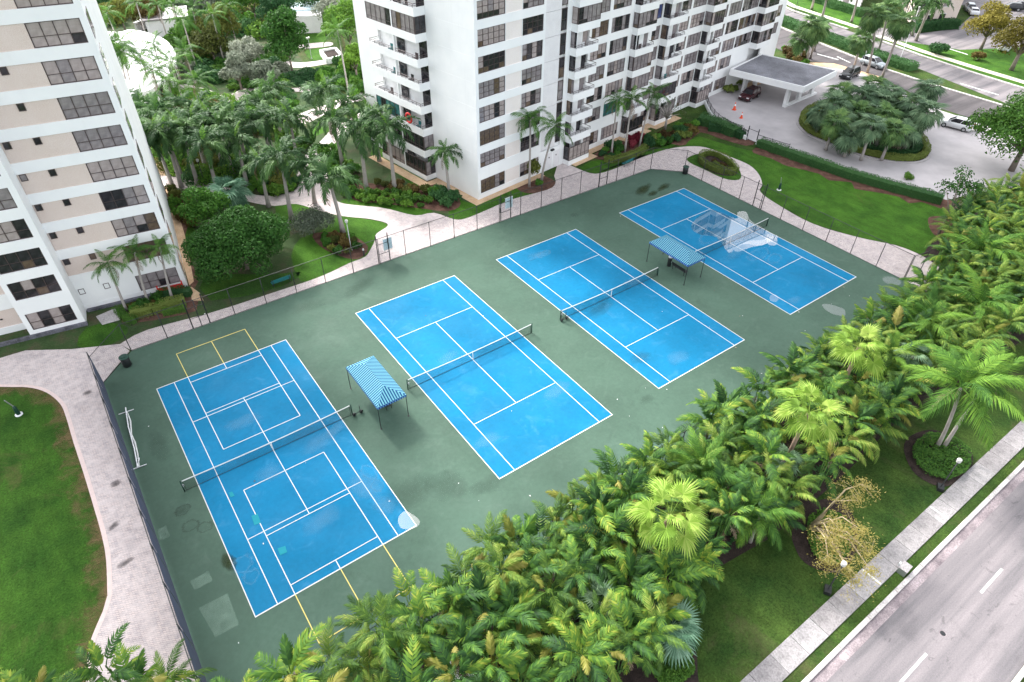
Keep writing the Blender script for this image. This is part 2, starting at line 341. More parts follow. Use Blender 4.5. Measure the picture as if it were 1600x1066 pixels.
lawn([(19.05, 48.3), (21.21, 47.37), (23.02, 44.42), (21.7, 42.24), (19.93, 42.59), (18.41, 44.53)], 'garden_grass', .008, 2)
lawn([(25.52, 44.58), (26.82, 42.92), (28.73, 41.03), (29.81, 39.53), (31.49, 36.71), (33.56, 36), (33.53, 38.65), (31.17, 40.67), (29.09, 43.27), (27.01, 45.11)], 'garden_grass', .008, 2)
lawn([(36.99, 56.24), (37.15, 48.34), (36.79, 42.42), (37.75, 39.69), (35.15, 41.48), (34.97, 46.92), (34.76, 52.81), (34.82, 55.21)], 'garden_grass', .010, 2)
lawn([(29.9, 65.06), (36.53, 73.15), (38.6, 73.03), (34.3, 66.22), (31.84, 65.09)], 'garden_grass', .008, 2)
lawn([(30.26, 57.11), (30.88, 61.73), (32.78, 63.9), (32.71, 60.47), (31.19, 54.08), (29.92, 53.32)], 'garden_grass', .008, 2)
lawn([(27.15, 61.72), (26.91, 58.2), (26.78, 53.22), (24.2, 53.24), (23.41, 57.8), (24.97, 60.74)], 'garden_grass', .008, 2)
lawn([(8.35, 54.21), (9.76, 49.3), (9.19, 44.25), (7.64, 41.52), (6.61, 40.07), (7.1, 45.7), (7.59, 51.15)], 'lawn', .008, 2)
lawn([(8.04, 38.37), (13.34, 34.67), (16.22, 33.37), (13.67, 31.98), (7.27, 33.6)], 'lawn', .008, 2)
lawn([(48.73, 113.32), (52.67, 112.33), (50.17, 105.61), (46.98, 106.73)], 'garden_grass', .008, 2)
lawn([(45.72, 103.67), (49.71, 102.45), (48.12, 97.38), (44.16, 96.89), (44.46, 101.21)], 'garden_grass', .008, 2)
lawn([(-3.25, 35.94), (-1.21, 35.31), (-0.16, 33.77), (-0.98, 32.34), (-3.1, 32.22), (-4.39, 33.66)], 'lawn', .010, 2)
lawn([(155.24, 77.95), (150.95, 70.71), (145.94, 54.36), (150.79, 52.91), (166.63, 66.8), (177.66, 79.3), (166.65, 86.45)], 'garden_grass', .006, 0)
lawn([(145.61, 46.17), (141.02, 35.6), (138.57, 24.82), (137.09, 15.59), (138.62, 11.25), (170.89, 24.04), (160.9, 28.15), (151, 33.28), (149.25, 37.46), (147.46, 41.75)], 'garden_grass', .006, 0)
lawn([(168.59, 42.31), (180.02, 44.84), (187.41, 42.64), (172.52, 38.51)], 'garden_grass', .006, 0)
def bed(poly, m='mulch', z=.014, n=3): return struct('planting_bed', MB().sheet(smooth_poly(poly, n) if n else poly, z), M[m])
bed([(71.71, 32.96), (73.67, 33.2), (77.8, 34.5), (78.31, 31.93), (79.43, 27.67), (81.63, 27.75), (82.31, 30.57), (81.35, 37.04), (75.43, 36.69), (69.04, 35.58), (62.04, 35.28), (59.56, 35.77), (59.42, 37.57), (63.73, 38.43), (69.12, 38.22)], 'mulch', .014, 2)
bed([(78.78, 26.04), (78.49, 24.72), (78.93, 22.94), (78.7, 20.69), (79.1, 19.47), (80.27, 16.37), (79.68, 14.55), (81.59, 12.58), (80.31, 11.33), (81.53, 9.45), (82.91, 6.86), (82.31, 5.28), (83.92, 4.56), (84.28, 2.37), (85.89, 0.87), (87.53, 3.26), (84.69, 8.3), (82.84, 16.2), (81.7, 25.59)], 'mulch', .014, 2)
bed([(80.57, 1.96), (81.92, 1.75), (82.75, 0.81), (83.24, -0.44), (78.71, -1.99), (77.51, -1.15), (77.99, 0.2)], 'mulch', .014, 3)
bed([(33.86, 42.38), (37.1, 43.27), (38.46, 40.85), (37.47, 36.31), (35.23, 35.58), (32.52, 38.4), (29.92, 41.54), (27.61, 43.71), (27.39, 46.84), (29.81, 48.3), (32.05, 45.69)], 'mulch', .012, 3)
bed([(20.29, 39.78), (23.21, 37.75), (24.06, 33.9), (22.1, 32.19), (20.7, 33.91), (19.8, 36.86)], 'mulch', .014, 3)
bed([(45.99, 36.92), (49.18, 37.79), (50.47, 35.13), (49.55, 33.2), (46.98, 32.9), (45.23, 34.52)], 'mulch', .014, 3)
bed([(-0.39, 35.32), (1.26, 36.56), (6, 35.51), (5.88, 33.33), (4.96, 32.76), (0.47, 34.13)], 'mulch', .014, 3)
bed([(9.52, 57.2), (10.56, 54.93), (9.86, 50.45), (8.3, 46.95), (7.57, 41.27), (7.19, 37.59), (6.15, 36.97), (7.15, 43.35), (8.18, 50.74)], 'mulch', .012, 2)
# verge beside the near road: three planting beds
BED_A = [(44.61, -15.41), (46.39, -15.08), (48.35, -15.82), (48.8, -17.59), (48.18, -18.85), (46.01, -19.53), (43.74, -19.19), (42.96, -18.29), (43.06, -16.93)]
BED_B = [(31.42, -15), (34.06, -14.35), (35.94, -15.02), (36.08, -16.43), (34.14, -18.13), (31.76, -18.73), (30.63, -18.09), (30.07, -16.97), (30.44, -15.97)]
BED_C = [(16.23, -16.52), (18.17, -15.07), (20.09, -15.28), (20.15, -16.48), (19.2, -17.58), (18.27, -18.18)]
for b in (BED_A, BED_B, BED_C): bed(b, 'soil', .014, 4)
HEDGE_ZONE = [(-14,-1.5),(-8,-2.6),(-3.6,-4.6),(2,-7.0),(66,-7.0),(67.5,-3.6),(74,-1.4),(82,-.2),(97,-1),(97,-14.2),(66,-14.8),(54,-14.1),(47,-13.6),(38,-14.3),(30,-14.5),(23.5,-13.7),(20,-15.7),(17.6,-16.4),(10,-19),(-14,-16)]
bed(HEDGE_ZONE, 'soil', .012, 0)

# ------------------------------------------------------------------ paver walks
def walk(poly, z=.03, n=0, m='paver', edge=True, name='paver_walk'):
    p = smooth_poly(poly, n) if n else poly
    o = struct(name, MB().prism(p, -.05, z), M[m])
    return o
LW = [(-15.5, 36.44), (-10.07, 35.56), (-8.15, 35.45), (-4.85, 33.34), (-1.23, 31.65)]
LW2 = smooth_poly([(-7.2, 5.6), (-7.92, 4.45), (-8.31, 3.58), (-8.87, 1.19)], 4, False)[::-1] + smooth_poly([(-6.77, 6.55), (-6.35, 9.2), (-6.22, 11.35), (-6.23, 14.21), (-6.28, 17.77), (-6.38, 21.41), (-6.41, 24.49), (-6.57, 26.49), (-7.3, 28.61), (-8.49, 30.19), (-10.41, 31.63), (-15.51, 35.88)], 4, False)
walk(LW + [(-.75,30.2),(-3.6,27.0),(-3.8,-7),(-9,-8)] + LW2)
eb = MB()
for a, b in zip(LW2[:-1], LW2[1:]):
    d = Vector((b[0]-a[0], b[1]-a[1])); d.normalize(); n_ = Vector((-d.y, d.x))*.14
    eb.quad((a[0]-n_.x,a[1]-n_.y,.038),(a[0]+n_.x,a[1]+n_.y,.038),(b[0]+n_.x,b[1]+n_.y,.038),(b[0]-n_.x,b[1]-n_.y,.038))
struct('paver_border', eb, M['paver_edge'])
FW = smooth_poly([(-1.23, 31.65), (1.18, 32.38), (6.7, 31.66), (12.18, 31.45), (17.46, 31.38), (20.91, 31.98), (22.82, 32.14), (23.82, 32.97), (25.22, 34.54), (25.95, 35.68), (27.47, 36.32), (27.98, 36.83), (27.83, 37.64), (26.71, 39.3), (24.54, 41.52), (22.9, 44.13), (21.27, 47.33), (19.05, 48.3), (17.4, 50.2), (15.94, 52.76)], 3, False) \
   + smooth_poly([(16.76, 54.8), (18.11, 52.25), (19.96, 50.77), (21.67, 50.6), (23.14, 51.43), (24.42, 55.29), (27.38, 59.58), (30.77, 62.59), (33.52, 65.34), (35.47, 66.58)], 3, False) \
   + smooth_poly([(35.92, 64.26), (33.2, 61.99), (29.86, 57.87), (28.61, 55.85), (26.77, 50.4), (25.68, 46.03), (25.72, 44.64), (26.89, 43.06), (28.8, 41.17), (29.88, 39.67), (31.56, 36.84), (33.64, 36.13), (34.76, 33.54), (35.93, 32.91), (38.56, 33.1), (43.1, 33.59), (48.16, 33.12), (50.09, 33.88), (51.3, 35.66)], 3, False) \
   + [(53.65, 37.92), (54.65, 37.94), (55, 36.76)] + smooth_poly([(55.16, 35.49), (55.97, 33.11), (58.86, 32.71), (63.42, 33.11), (66.82, 33.24), (70.18, 32.97), (72.97, 31.84), (74.41, 30.07), (74.71, 26.58), (74.78, 23.39), (73.65, 20.93), (71.67, 18.78), (69.76, 17.58), (68.78, 14.26), (68.3, 9.03), (69.87, 4.32), (71.78, 0.86), (72.09, -1.88), (71.34, -4.36)], 4, False)
walk(FW + [(68.6,-6.4),(66.1,-6.3),(66.1,26.9),(63.0,30.0),(-.6,30.15)])
isl = smooth_poly([(69.24, 29.36), (70.88, 29.7), (72.59, 29.27), (73.42, 27.71), (73.59, 25.64), (72.71, 23.41), (71.03, 21.61), (69.76, 21.39), (68.82, 22.7), (68.77, 25.89), (68.69, 28.05)], 3)
struct('lawn', MB().prism(isl, 0, .045), M['garden_grass'])
struct('planting_bed', MB().sheet(smooth_poly([(70.31, 28.38), (72.59, 29.27), (73.59, 28.09), (73.27, 25.38), (71.96, 23), (70.43, 22.47), (69, 23.91), (69.07, 26.37)], 3), .05), M['soil'])
walk([(35.47, 66.58), (35.92, 64.26), (38.43, 66.32), (40.49, 67.33), (41.4, 69.84), (38.66, 68.58)], .034)
walk(smooth_poly([(24.32, 91.57), (25.48, 87.97), (29.42, 89.56), (32.67, 86.64), (32.26, 84.07), (29.33, 84.67), (25.98, 82.26), (23.62, 82.58), (19.73, 85.86), (15.9, 89.44), (15.09, 95.01), (17.37, 97.72), (21.73, 96.97)], 3), .024)
walk(smooth_poly([(29.85, 72.77), (32.38, 74.09), (37.51, 75.4), (42.3, 77.26), (45, 76.49), (43.46, 74.05), (39.83, 73.83), (34.43, 71.16), (30.83, 69.74)], 3), .028)
walk(smooth_poly([(9.22, 64.66), (11.73, 62.28), (14.41, 57.87), (16.76, 54.8), (15.89, 52.6), (13.76, 55.66), (10.98, 59.4), (8.9, 61.67)], 3), .028)
walk(smooth_poly([(39.72, 99.43), (41.83, 97.14), (45.75, 96.27), (49.1, 96.73), (47.66, 94.1), (44.11, 93.88), (40.75, 94.44), (38.68, 96.68)], 3), .024)
walk(smooth_poly([(34.83, 85.17), (37.89, 84.56), (40.51, 82.79), (39.61, 81.22), (36.1, 82.87)], 3), .024)
walk(smooth_poly([(45.96, 107.41), (51.23, 105.91), (50.31, 103.52), (45.23, 104.96)], 3), .022)
walk([(6.29, 37.27), (6.73, 35.52), (6.67, 34.02), (5.76, 34.65)], .032, m='tanpath', name='concrete_path')
walk([(6.27, 37.42), (8.35, 54.21), (10.12, 68.56), (11.05, 69.11), (9.78, 57.02), (8.42, 46.87), (6.82, 37.85)], .020, m='tanpath', name='concrete_path')
walk([(-2.23, 37.2), (-0.22, 37.6), (-0.49, 35.39), (-1.99, 35.51)], .032, m='concrete', name='concrete_path')
# tan strips at the foot of the middle tower
def tower_pt(u, v): return (39.7+u*.9906-v*.1368, 35.8+u*.1368+v*.9906)
walk([tower_pt(*p) for p in [(-1.1,-.9),(10.6,-.9),(10.6,-.02),(-.02,-.02),(-.02,7.9),(-1.7,7.9),(-1.7,19),(-3.0,19),(-3.0,7.2),(-1.1,6.8)]], .03, m='tanpath', name='concrete_path')
walk([tower_pt(*p) for p in [(15.6,-1.7),(20.1,-1.7),(20.1,-.5),(26.7,-.4),(26.7,-1.3),(32.6,-1.3),(32.6,-.4),(33.6,-.4),(33.6,-1.4),(40,-1.4),(40,.9),(19.2,.9),(19.2,-.95),(15.6,-.95)]], .034, m='tanpath', name='concrete_path')

# ------------------------------------------------------------------ near road, footpath, kerbs
struct('road', MB().sheet([(-60,-28.2),(140,-28.2),(140,-22.05),(-60,-22.05)], .004), M['asphalt'])
struct('road', MB().sheet([(-60,-60),(140,-60),(140,-31),(-60,-31)], .004), M['asphalt'])
g_ = MB().box(-60,140,-22.15,-21.62,-.05,.012); struct('gutter', g_, M['gutter'])
kb = tag(bpy.data.objects.new('kerb', None), kind='structure'); col.objects.link(kb)
def bevbox(x0,x1,y0,y1,z0,z1,b):
    m = MB(); P = [(x0,y0),(x1,y0),(x1,y1),(x0,y1)]; Q = [(x0+b,y0+b),(x1-b,y0+b),(x1-b,y1-b),(x0+b,y1-b)]
    m.add([(*p,z0) for p in P]+[(*p,z1-b) for p in P]+[(*q,z1) for q in Q], [(i,(i+1)%4,4+(i+1)%4,4+i) for i in range(4)]+[(4+i,4+(i+1)%4,8+(i+1)%4,8+i) for i in range(4)]+[(8,9,10,11)])
    return m
km = bevbox(0,2.97,-.14,.14,-.05,.13,.03).mesh('kerb_stone', M['kerb'])
for i in range(24): obj('kerb_stone', km, kb, (15+i*3.0, -21.47, rnd.uniform(-.006,.006)))
for i in range(14): obj('kerb_stone', km, kb, (20+i*3.0, -28.36, rnd.uniform(-.006,.006)))
sw = tag(bpy.data.objects.new('sidewalk', None), kind='structure'); col.objects.link(sw)
slabs = [bevbox(0,1.86,-.68,.68,-.06,.06,.014).mesh('paving_slab', mottled('slab_concrete', [(.25,(.165+k*.02,.155+k*.02,.158+k*.02)),(.7,(.265+k*.02,.248+k*.02,.25+k*.02))], .7, 9, .9)) for k in range(4)]
for i in range(40): obj('paving_slab', slabs[0 if rnd.random() < .3 else rnd.randrange(4)], sw, (8.3+i*1.88, -20.02, rnd.uniform(-.004,.004)))
mk = MB()
for x in (28.0, 37.3, 46.6, 55.9, 65.2): mk.box(x, x+2.8, -24.68, -24.53, .0, .010)
struct('lane_marking', mk, M['line'])
mk = MB()
for x in (32.6, 40.9): mk.box(x, x+.13, -20.66, -19.4, .05, .068)
struct('path_marking', mk, M['line'])

# ------------------------------------------------------------------ far road, driveway
struct('road', MB().sheet([(136.39, 71.02), (134.09, 62.22), (133.29, 58.77), (128.53, 40.27), (127.06, 34.67), (126.29, 26.68), (126.21, 14.8), (126.31, 6.38), (116.28, 2.4), (116.69, 12.33), (116.72, 19.25), (122.67, 32.68), (122.74, 42.35), (119.23, 46.06), (121.74, 54.82)], .006), M['asphalt_dark'])
struct('road', MB().sheet([(153.97, 84.91), (149.54, 73.71), (147.86, 69.34), (144.72, 53.73), (140.25, 35.18), (137.42, 15.73), (136.64, 10.47), (125.74, 6.15), (128.16, 15.18), (133.37, 33.01), (137.26, 47.51), (140.02, 63.65), (143.74, 76.83)], .008), M['asphalt'])
struct('median', MB().prism([(142.78, 76.07), (139.58, 63.33), (136.86, 47.26), (133.01, 32.81), (129.84, 22.75), (127.86, 15.05), (127.36, 13.35), (126.51, 14.93), (126.77, 26.94), (127.57, 34.97), (129.06, 40.59), (133.69, 59.06), (136.83, 71.37)], 0, .12), M['verge'])
kerbs2 = MB()
def strip(mb, pts, w, z0, z1):
    for a, b in zip(pts[:-1], pts[1:]):
        d = Vector((b[0]-a[0], b[1]-a[1])); d.normalize(); n_ = Vector((-d.y, d.x))*w/2
        mb.prism([(a[0]-n_.x,a[1]-n_.y),(a[0]+n_.x,a[1]+n_.y),(b[0]+n_.x,b[1]+n_.y),(b[0]-n_.x,b[1]-n_.y)], z0, z1)
strip(kerbs2, [(136.61, 71.19), (133.49, 58.91), (128.71, 40.37), (127.4, 34.87), (126.61, 26.85), (126.36, 14.87), (126.04, 7.17)], .5, 0, .16)
strip(kerbs2, [(155.07, 85.78), (148.59, 69.87), (145.38, 54.15)], .6, 0, .15); strip(kerbs2, [(143.28, 45.06), (140.83, 35.49), (138.94, 24.99), (137.76, 15.88), (137.3, 10.73)], .6, 0, .15)
struct('kerb', kerbs2, M['kerb'])
fs_ = MB(); strip(fs_, [(161.94, 91.21), (152.34, 72.58), (148.58, 53.78)], 1.6, 0, .06); strip(fs_, [(146.44, 47.8), (143.8, 37.11), (142.26, 26.6), (141.24, 17.36), (140.65, 12.06)], 1.6, 0, .06)
struct('sidewalk', fs_, mottled('cream_concrete', [(.3,(.50,.45,.36)),(.7,(.64,.58,.48))], .8, 9, .9))
struct('road', MB().sheet([(148.58, 53.78), (144.72, 46.76), (147.46, 41.75), (149.25, 37.46), (151, 33.28), (160.9, 28.15), (169.92, 23.65), (245.7, 53.67), (206.22, 60.76), (188.96, 52.17), (181.17, 45.4), (165.69, 41.27), (155.94, 43.71), (152.77, 50.42), (151.37, 53.72)], .010), M['asphalt'])
mk = MB()
for p in ([(125.24, 47.59), (125.48, 43.22), (125.14, 43), (124.82, 47.31)], [(127.02, 44.51), (125.68, 40.83), (125.36, 40.69), (126.62, 44.31)], [(117.4, 24.93), (116.72, 19.25), (116.41, 19.13), (117.03, 24.83)], [(150.13, 35.35), (149.33, 30.98), (148.92, 30.78), (149.71, 35.13)], [(131.39, 35.22), (129.98, 26.15), (129.65, 25.97), (131.04, 35.01)], [(131.48, 23.56), (131.15, 17.04), (130.83, 16.9), (131.15, 23.4)]): mk.sheet(p, .016)
struct('lane_marking', mk, M['line'])
DRV = [(89.69, 44.43), (85.94, 39.53), (83.13, 35.83), (81.65, 32.15), (81.63, 27.75), (82.55, 20.94), (83.59, 13.86), (85.7, 7.19), (87.03, 3), (91.38, 2.02), (99.18, -0.64), (105.33, -2.69), (115.34, 1.21), (113.89, 5.65), (115.64, 11.84), (115.91, 18.82), (119.7, 28.48), (122.22, 34.6), (121.75, 41.7), (117.78, 46.13), (115.98, 51.91), (105.79, 51.12), (95.33, 47.99)]
struct('driveway', MB().prism(DRV, -.05, .03), M['drive'])
struct('sidewalk', MB().prism([(118.11, 46.36), (122.58, 42.24), (122.86, 34.99), (122.82, 32.78), (121.37, 32.75), (121.8, 36.95), (120.45, 40.83), (117.69, 44.42)], 0, .05), M['tanpath'])
ISL = smooth_poly([(93.87, 29.72), (91.33, 27.56), (89.85, 24.86), (89.62, 21.74), (89.7, 16.78), (91.26, 13.01), (93.77, 10.8), (96.4, 10.44), (98.81, 11.28), (101.41, 13.13), (104.74, 16.66), (107.68, 21.55), (107.76, 27), (103.35, 31.01), (98.44, 31.36)], 3)
struct('kerb', MB().prism(ISL, 0, .17), M['drive'])
struct('planting_bed', MB().sheet(offset(ISL, -.35), .176), M['soil'])

# ================================================================== tennis courts
SLAB = [(-3.55,-6.2),(-3.45,27.05),(-.62,30.05),(62.95,29.9),(65.95,26.8),(66.05,-6.2)]
struct('court_slab', MB().prism(SLAB, -.05, .05), M['court_green'])
CW, CL = 10.97, 23.77
CX = [0, 17.77, 33.93, 51.52]; CY = [0, -.04, -.06, -.13]
names = ['court with extra pickleball lines', 'court', 'court', 'court']
lw = .056
def court(x, y, extra=False):
    c = struct('tennis_court', MB().sheet([(x,y),(x+CW,y),(x+CW,y+CL),(x,y+CL)], .054), M['court_blue'])
    m = MB(); V = lambda xx, a, b, z=.064, w=lw: m.box(x+xx-w/2, x+xx+w/2, y+a, y+b, .05, z); H = lambda yy, a, b, z=.060, w=lw: m.box(x+a, x+b, y+yy-w/2, y+yy+w/2, .05, z)
    H(0,-lw/2,CW+lw/2,w=.075); H(CL,-lw/2,CW+lw/2,w=.075); V(0,0,CL); V(CW,0,CL); V(1.37,0,CL); V(CW-1.37,0,CL)
    H(5.485,1.37,CW-1.37); H(CL-5.485,1.37,CW-1.37); V(CW/2,5.485,CL-5.485)
    if extra:
        a, b = 2.47, 8.47
        V(a,14.15,CL,.068); V(b,14.15,CL,.068); H(14.15,a,b,.072); V(a,0,9.57,.068); V(b,0,9.57,.068); H(9.57,a,b,.072)
        H(18.66,a,b,.072); H(5.04,a,b,.072); H(22.97,a,b,.072); H(.74,a,b,.072); V(5.47,22.97,CL,.068); V(5.47,0,.74,.068); V(5.47,18.25,18.66,.069); V(5.47,5.04,5.5,.069)
    o = m.build('court_lines', M['line'], c)
    if extra:
        m = MB(); lw_ = .05; V(a,CL+.05,27.36); V(b,CL+.05,27.36); V(5.47,CL+.05,27.36); H(27.36,a,b,.068); V(a,-3.7,-.05); V(b,-3.7,-.05); V(5.47,-3.7,-.05); H(-3.7,a,b,.068)
        m.build('yellow_lines', M['yellow'], c)
for i in range(4): court(CX[i], CY[i], i == 0)
def blob(c, rx, ry, seed, amp=.25, n=40, rot=0):
    out = []
    for k in range(n):
        a = 2*pi*k/n; r = 1+amp*noise.noise((cos(a)*1.3+seed*7.1, sin(a)*1.3, seed))*2
        x, y = rx*r*cos(a), ry*r*sin(a); out.append((c[0]+x*cos(rot)-y*sin(rot), c[1]+x*sin(rot)+y*cos(rot)))
    return out
def ring(poly, w, z, mb):
    q = offset(poly, -w); p = ccw(poly); n = len(p)
    mb.add([(*a,z) for a in p]+[(*a,z) for a in q], [(i,(i+1)%n,n+(i+1)%n,n+i) for i in range(n)])
# standing water and marks
def puddle(poly, label, z=.078):
    return tag(MB().sheet(poly, z).build('puddle', M['puddle' if 'far' in label and 'corner' not in label else 'puddle_thin']), label, 'puddle')
puddle(smooth_poly([(57.54, 17.38), (59.49, 17.85), (61.27, 17.74), (61.77, 14.81), (63.11, 15.72), (64.05, 15.25), (62.89, 13.67), (62.73, 12.54), (62.58, 10.91), (61.9, 9.69), (59.4, 9.32), (58.27, 10.58), (56.76, 10.67), (55.25, 10.47), (56.7, 13.31), (55.64, 14.71), (55.81, 16.3)], 3), 'wet puddle mirroring the tower on the far blue court')
puddle(smooth_poly([(56.76, 10.67), (58.76, 10.89), (60.39, 10.09), (62.6, 9.88), (61.74, 9.14), (59.51, 9.4), (58.03, 9.79), (56.43, 9.96), (56.07, 10.36)], 3), 'thin strip of water under the far court net', .080)
puddle(smooth_poly([(55.29, -1.01), (55.89, -1.18), (56.28, -1.83), (56.49, -2.6), (55.68, -3.26), (55.08, -2.83), (54.85, -1.95)], 3), 'pale puddle on green court by the palms')
puddle(smooth_poly([(64.44, -1.84), (65.31, -2.02), (65.64, -2.81), (65.2, -3.48), (64.34, -3.29), (64.01, -2.51)], 3), 'small puddle beside the far court corner gate')
puddle(smooth_poly([(52.45, 2.9), (53.01, 2.64), (52.82, 2.12), (52.03, 1.9), (51.74, 2.36)], 3), 'small puddle on blue court sideline near the palms')
puddle(smooth_poly([(10.2, 1.16), (10.86, 1.46), (11.2, 0.9), (11.33, 0.18), (10.97, -0.12), (10.45, 0), (10.04, 0.41)], 3), 'round puddle at the corner of the pickleball court')
puddle(smooth_poly([(61.42, 10.36), (62.42, 10.34), (62.03, 9.27), (60.79, 8.51), (60.2, 9.08)], 3), 'puddle in front of the far court net post', .082)
dm = {}
def mark(kind, c, op, ring, spots, z):
    k = discmat(kind+'_mark', c, op, ring)
    me = MB().sheet([(cos(2*pi*i/24), sin(2*pi*i/24)) for i in range(24)], 0).mesh(kind, k)
    for i, (p, rx, ry, rot) in enumerate(spots): o = tag(obj(kind, me, None, (p[0], p[1], z+.0002*i), (0,0,rot), (rx,ry,1)), kind='structure')
mark('water_mark', (.20,.42,.60), .17, True, [((0.55, 3.91),1.1,1.0,.3),((0.65, 2.74),.9,.8,1),((10.36, 5.85),.8,1.4,0),((10.34, 4.47),.7,.9,0),((38.74, 21.66),1.7,.7,.2),((55.99, 13.81),3.2,1.6,.2),((57.73, 8.43),3.0,1.3,.1),((58.42, 6.88),2.0,1.0,.4)], .0745)
mark('dry_film', (.14,.36,.55), .24, False, [((8.67, 10.77),2.6,1.2,.2),((10.15, 11.16),1.6,.8,.5),((6.06, 4.1),2.4,1.2,.3),((9.59, 5),1.6,2.4,.2),((9.95, 2.74),1.2,1.6,0),((38.02, 21.85),2.2,.9,.1),((21.6, 13.3),1.8,1.0,.4),((26.89, 4.71),2.2,1.2,.2),((19.01, 3.47),2.0,1.0,0),((38.14, 1.68),2.0,1.3,0),((43.13, 12.49),1.8,1.0,0),((4.57, 16.08),2.2,1.2,0),((4.44, 10.04),1.8,1.4,0),((53.75, 1.08),1.6,.8,0),((56.04, 10.08),3.2,1.2,.2)], .0775)
mark('damp_mark', (.030,.045,.018), .8, False, [((58.04, 26.29),2.9,1.2,.4),((60.66, 25.32),2.4,.8,.2),((58.3, 24.88),1.5,.7,.2),((-0.16, 4.52),.7,1.3,0)], .0555)
mark('scuff_mark', (.04,.068,.052), .20, False, [((46.8, 26.28),1.1,.8,0),((11.92, 2.67),3.2,2.2,0),((14.43, 1.58),2.0,2.6,.5),((16.66, -0.01),2.2,1.2,0),((-1.5, 10.35),.9,.7,0),((31.28, 34.71),2.5,1.5,0),((19.82, 27.42),3.4,1.5,.4),((14.44, 27.33),3.0,1.4,0),((35.37, 3.62),1.8,1.0,0),((37.58, 11.14),3,1.4,.3),((-1.35, 17.09),1.2,3,0),((32.19, -0.39),1.2,.7,0)], .0565)
mark('ring_mark', (.05,.06,.05), .26, True, [((-1.5, 10.35),.85,.7,0),((-1.38, 8.77),.9,.75,0),((-0.64, 8.12),.9,.8,0)], .0595)
mark('soot_mark', (.05,.048,.05), .55, False, [((-4.69, 26.6),.55,.45,0),((-4.73, 15.42),.6,.5,0),((-5.56, 11.73),.7,.4,.5),((-5.53, 8.34),.9,.4,.2)], .034)
st = MB(); st.sheet([(-3.28, 9.69), (-2.71, 9.71), (-2.7, 8.74), (-3.31, 8.7)], .0556); st.sheet([(-2.54, 4.64), (-1.39, 4.68), (-1.36, 3.85), (-2.45, 3.84)], .0557); st.sheet([(-2.59, 2.52), (-0.88, 2.47), (-0.95, 0.09), (-2.31, 0.16)], .0558)
tag(st.build('repair_patch', M['patch']), kind='structure')
st = MB(); st.sheet([(2.19, 7.16), (2.6, 7.06), (2.53, 6.24), (2.11, 6.29)], .0756); st.sheet([(2.74, 3.7), (3.22, 3.59), (3.15, 3.07), (2.69, 3.11)], .0757); st.sheet([(1.55, 9.95), (1.77, 9.93), (1.8, 9.45), (1.54, 9.49)], .0758)
tag(st.build('repair_patch', plain('teal_patch', (.008,.24,.30), .7, .2, 0, .1, 3)), kind='structure')
# worn strip of lawn along the paver border
wm = NT('worn_grass'); wm.color(wm.mix(wm.noise(5,5,.8), (.14,.085,.045), (.26,.17,.10)), .95, .1); wn_ = wm.noise(.7, 6, .75); tr_ = wm.n.new('ShaderNodeBsdfTransparent'); mx_ = wm.n.new('ShaderNodeMixShader')
uvn = wm.n.new('ShaderNodeUVMap'); us = wm.n.new('ShaderNodeSeparateXYZ'); wm.l.new(uvn.outputs[0], us.inputs[0])
wm.l.new(wm.ramp(wm.math('SUBTRACT', wn_, wm.math('MULTIPLY', us.outputs[1], .42)), [(.28,(0,0,0)),(.56,(.7,)*3)]), mx_.inputs[0]); wm.l.new(tr_.outputs[0], mx_.inputs[1]); wm.l.new(wm.p.outputs[0], mx_.inputs[2]); wm.l.new(mx_.outputs[0], wm.out.inputs[0])
ws = MB(); wp = LW2
for i, (a, b) in enumerate(zip(wp[:-1], wp[1:])):
    d = Vector((b[0]-a[0], b[1]-a[1])); d.normalize(); q = Vector((-d.y, d.x))
    ws.quad((a[0],a[1],.012),(b[0],b[1],.012),(b[0]+q.x*2.4,b[1]+q.y*2.4,.012),(a[0]+q.x*2.4,a[1]+q.y*2.4,.012))
wo = tag(ws.build('worn_grass', wm.m), kind='structure'); uv = wo.data.uv_layers.new(name='UVMap')
for i in range(0, len(uv.data), 4):
    for j, c_ in enumerate(((0,0),(1,0),(1,1),(0,1))): uv.data[i+j].uv = c_

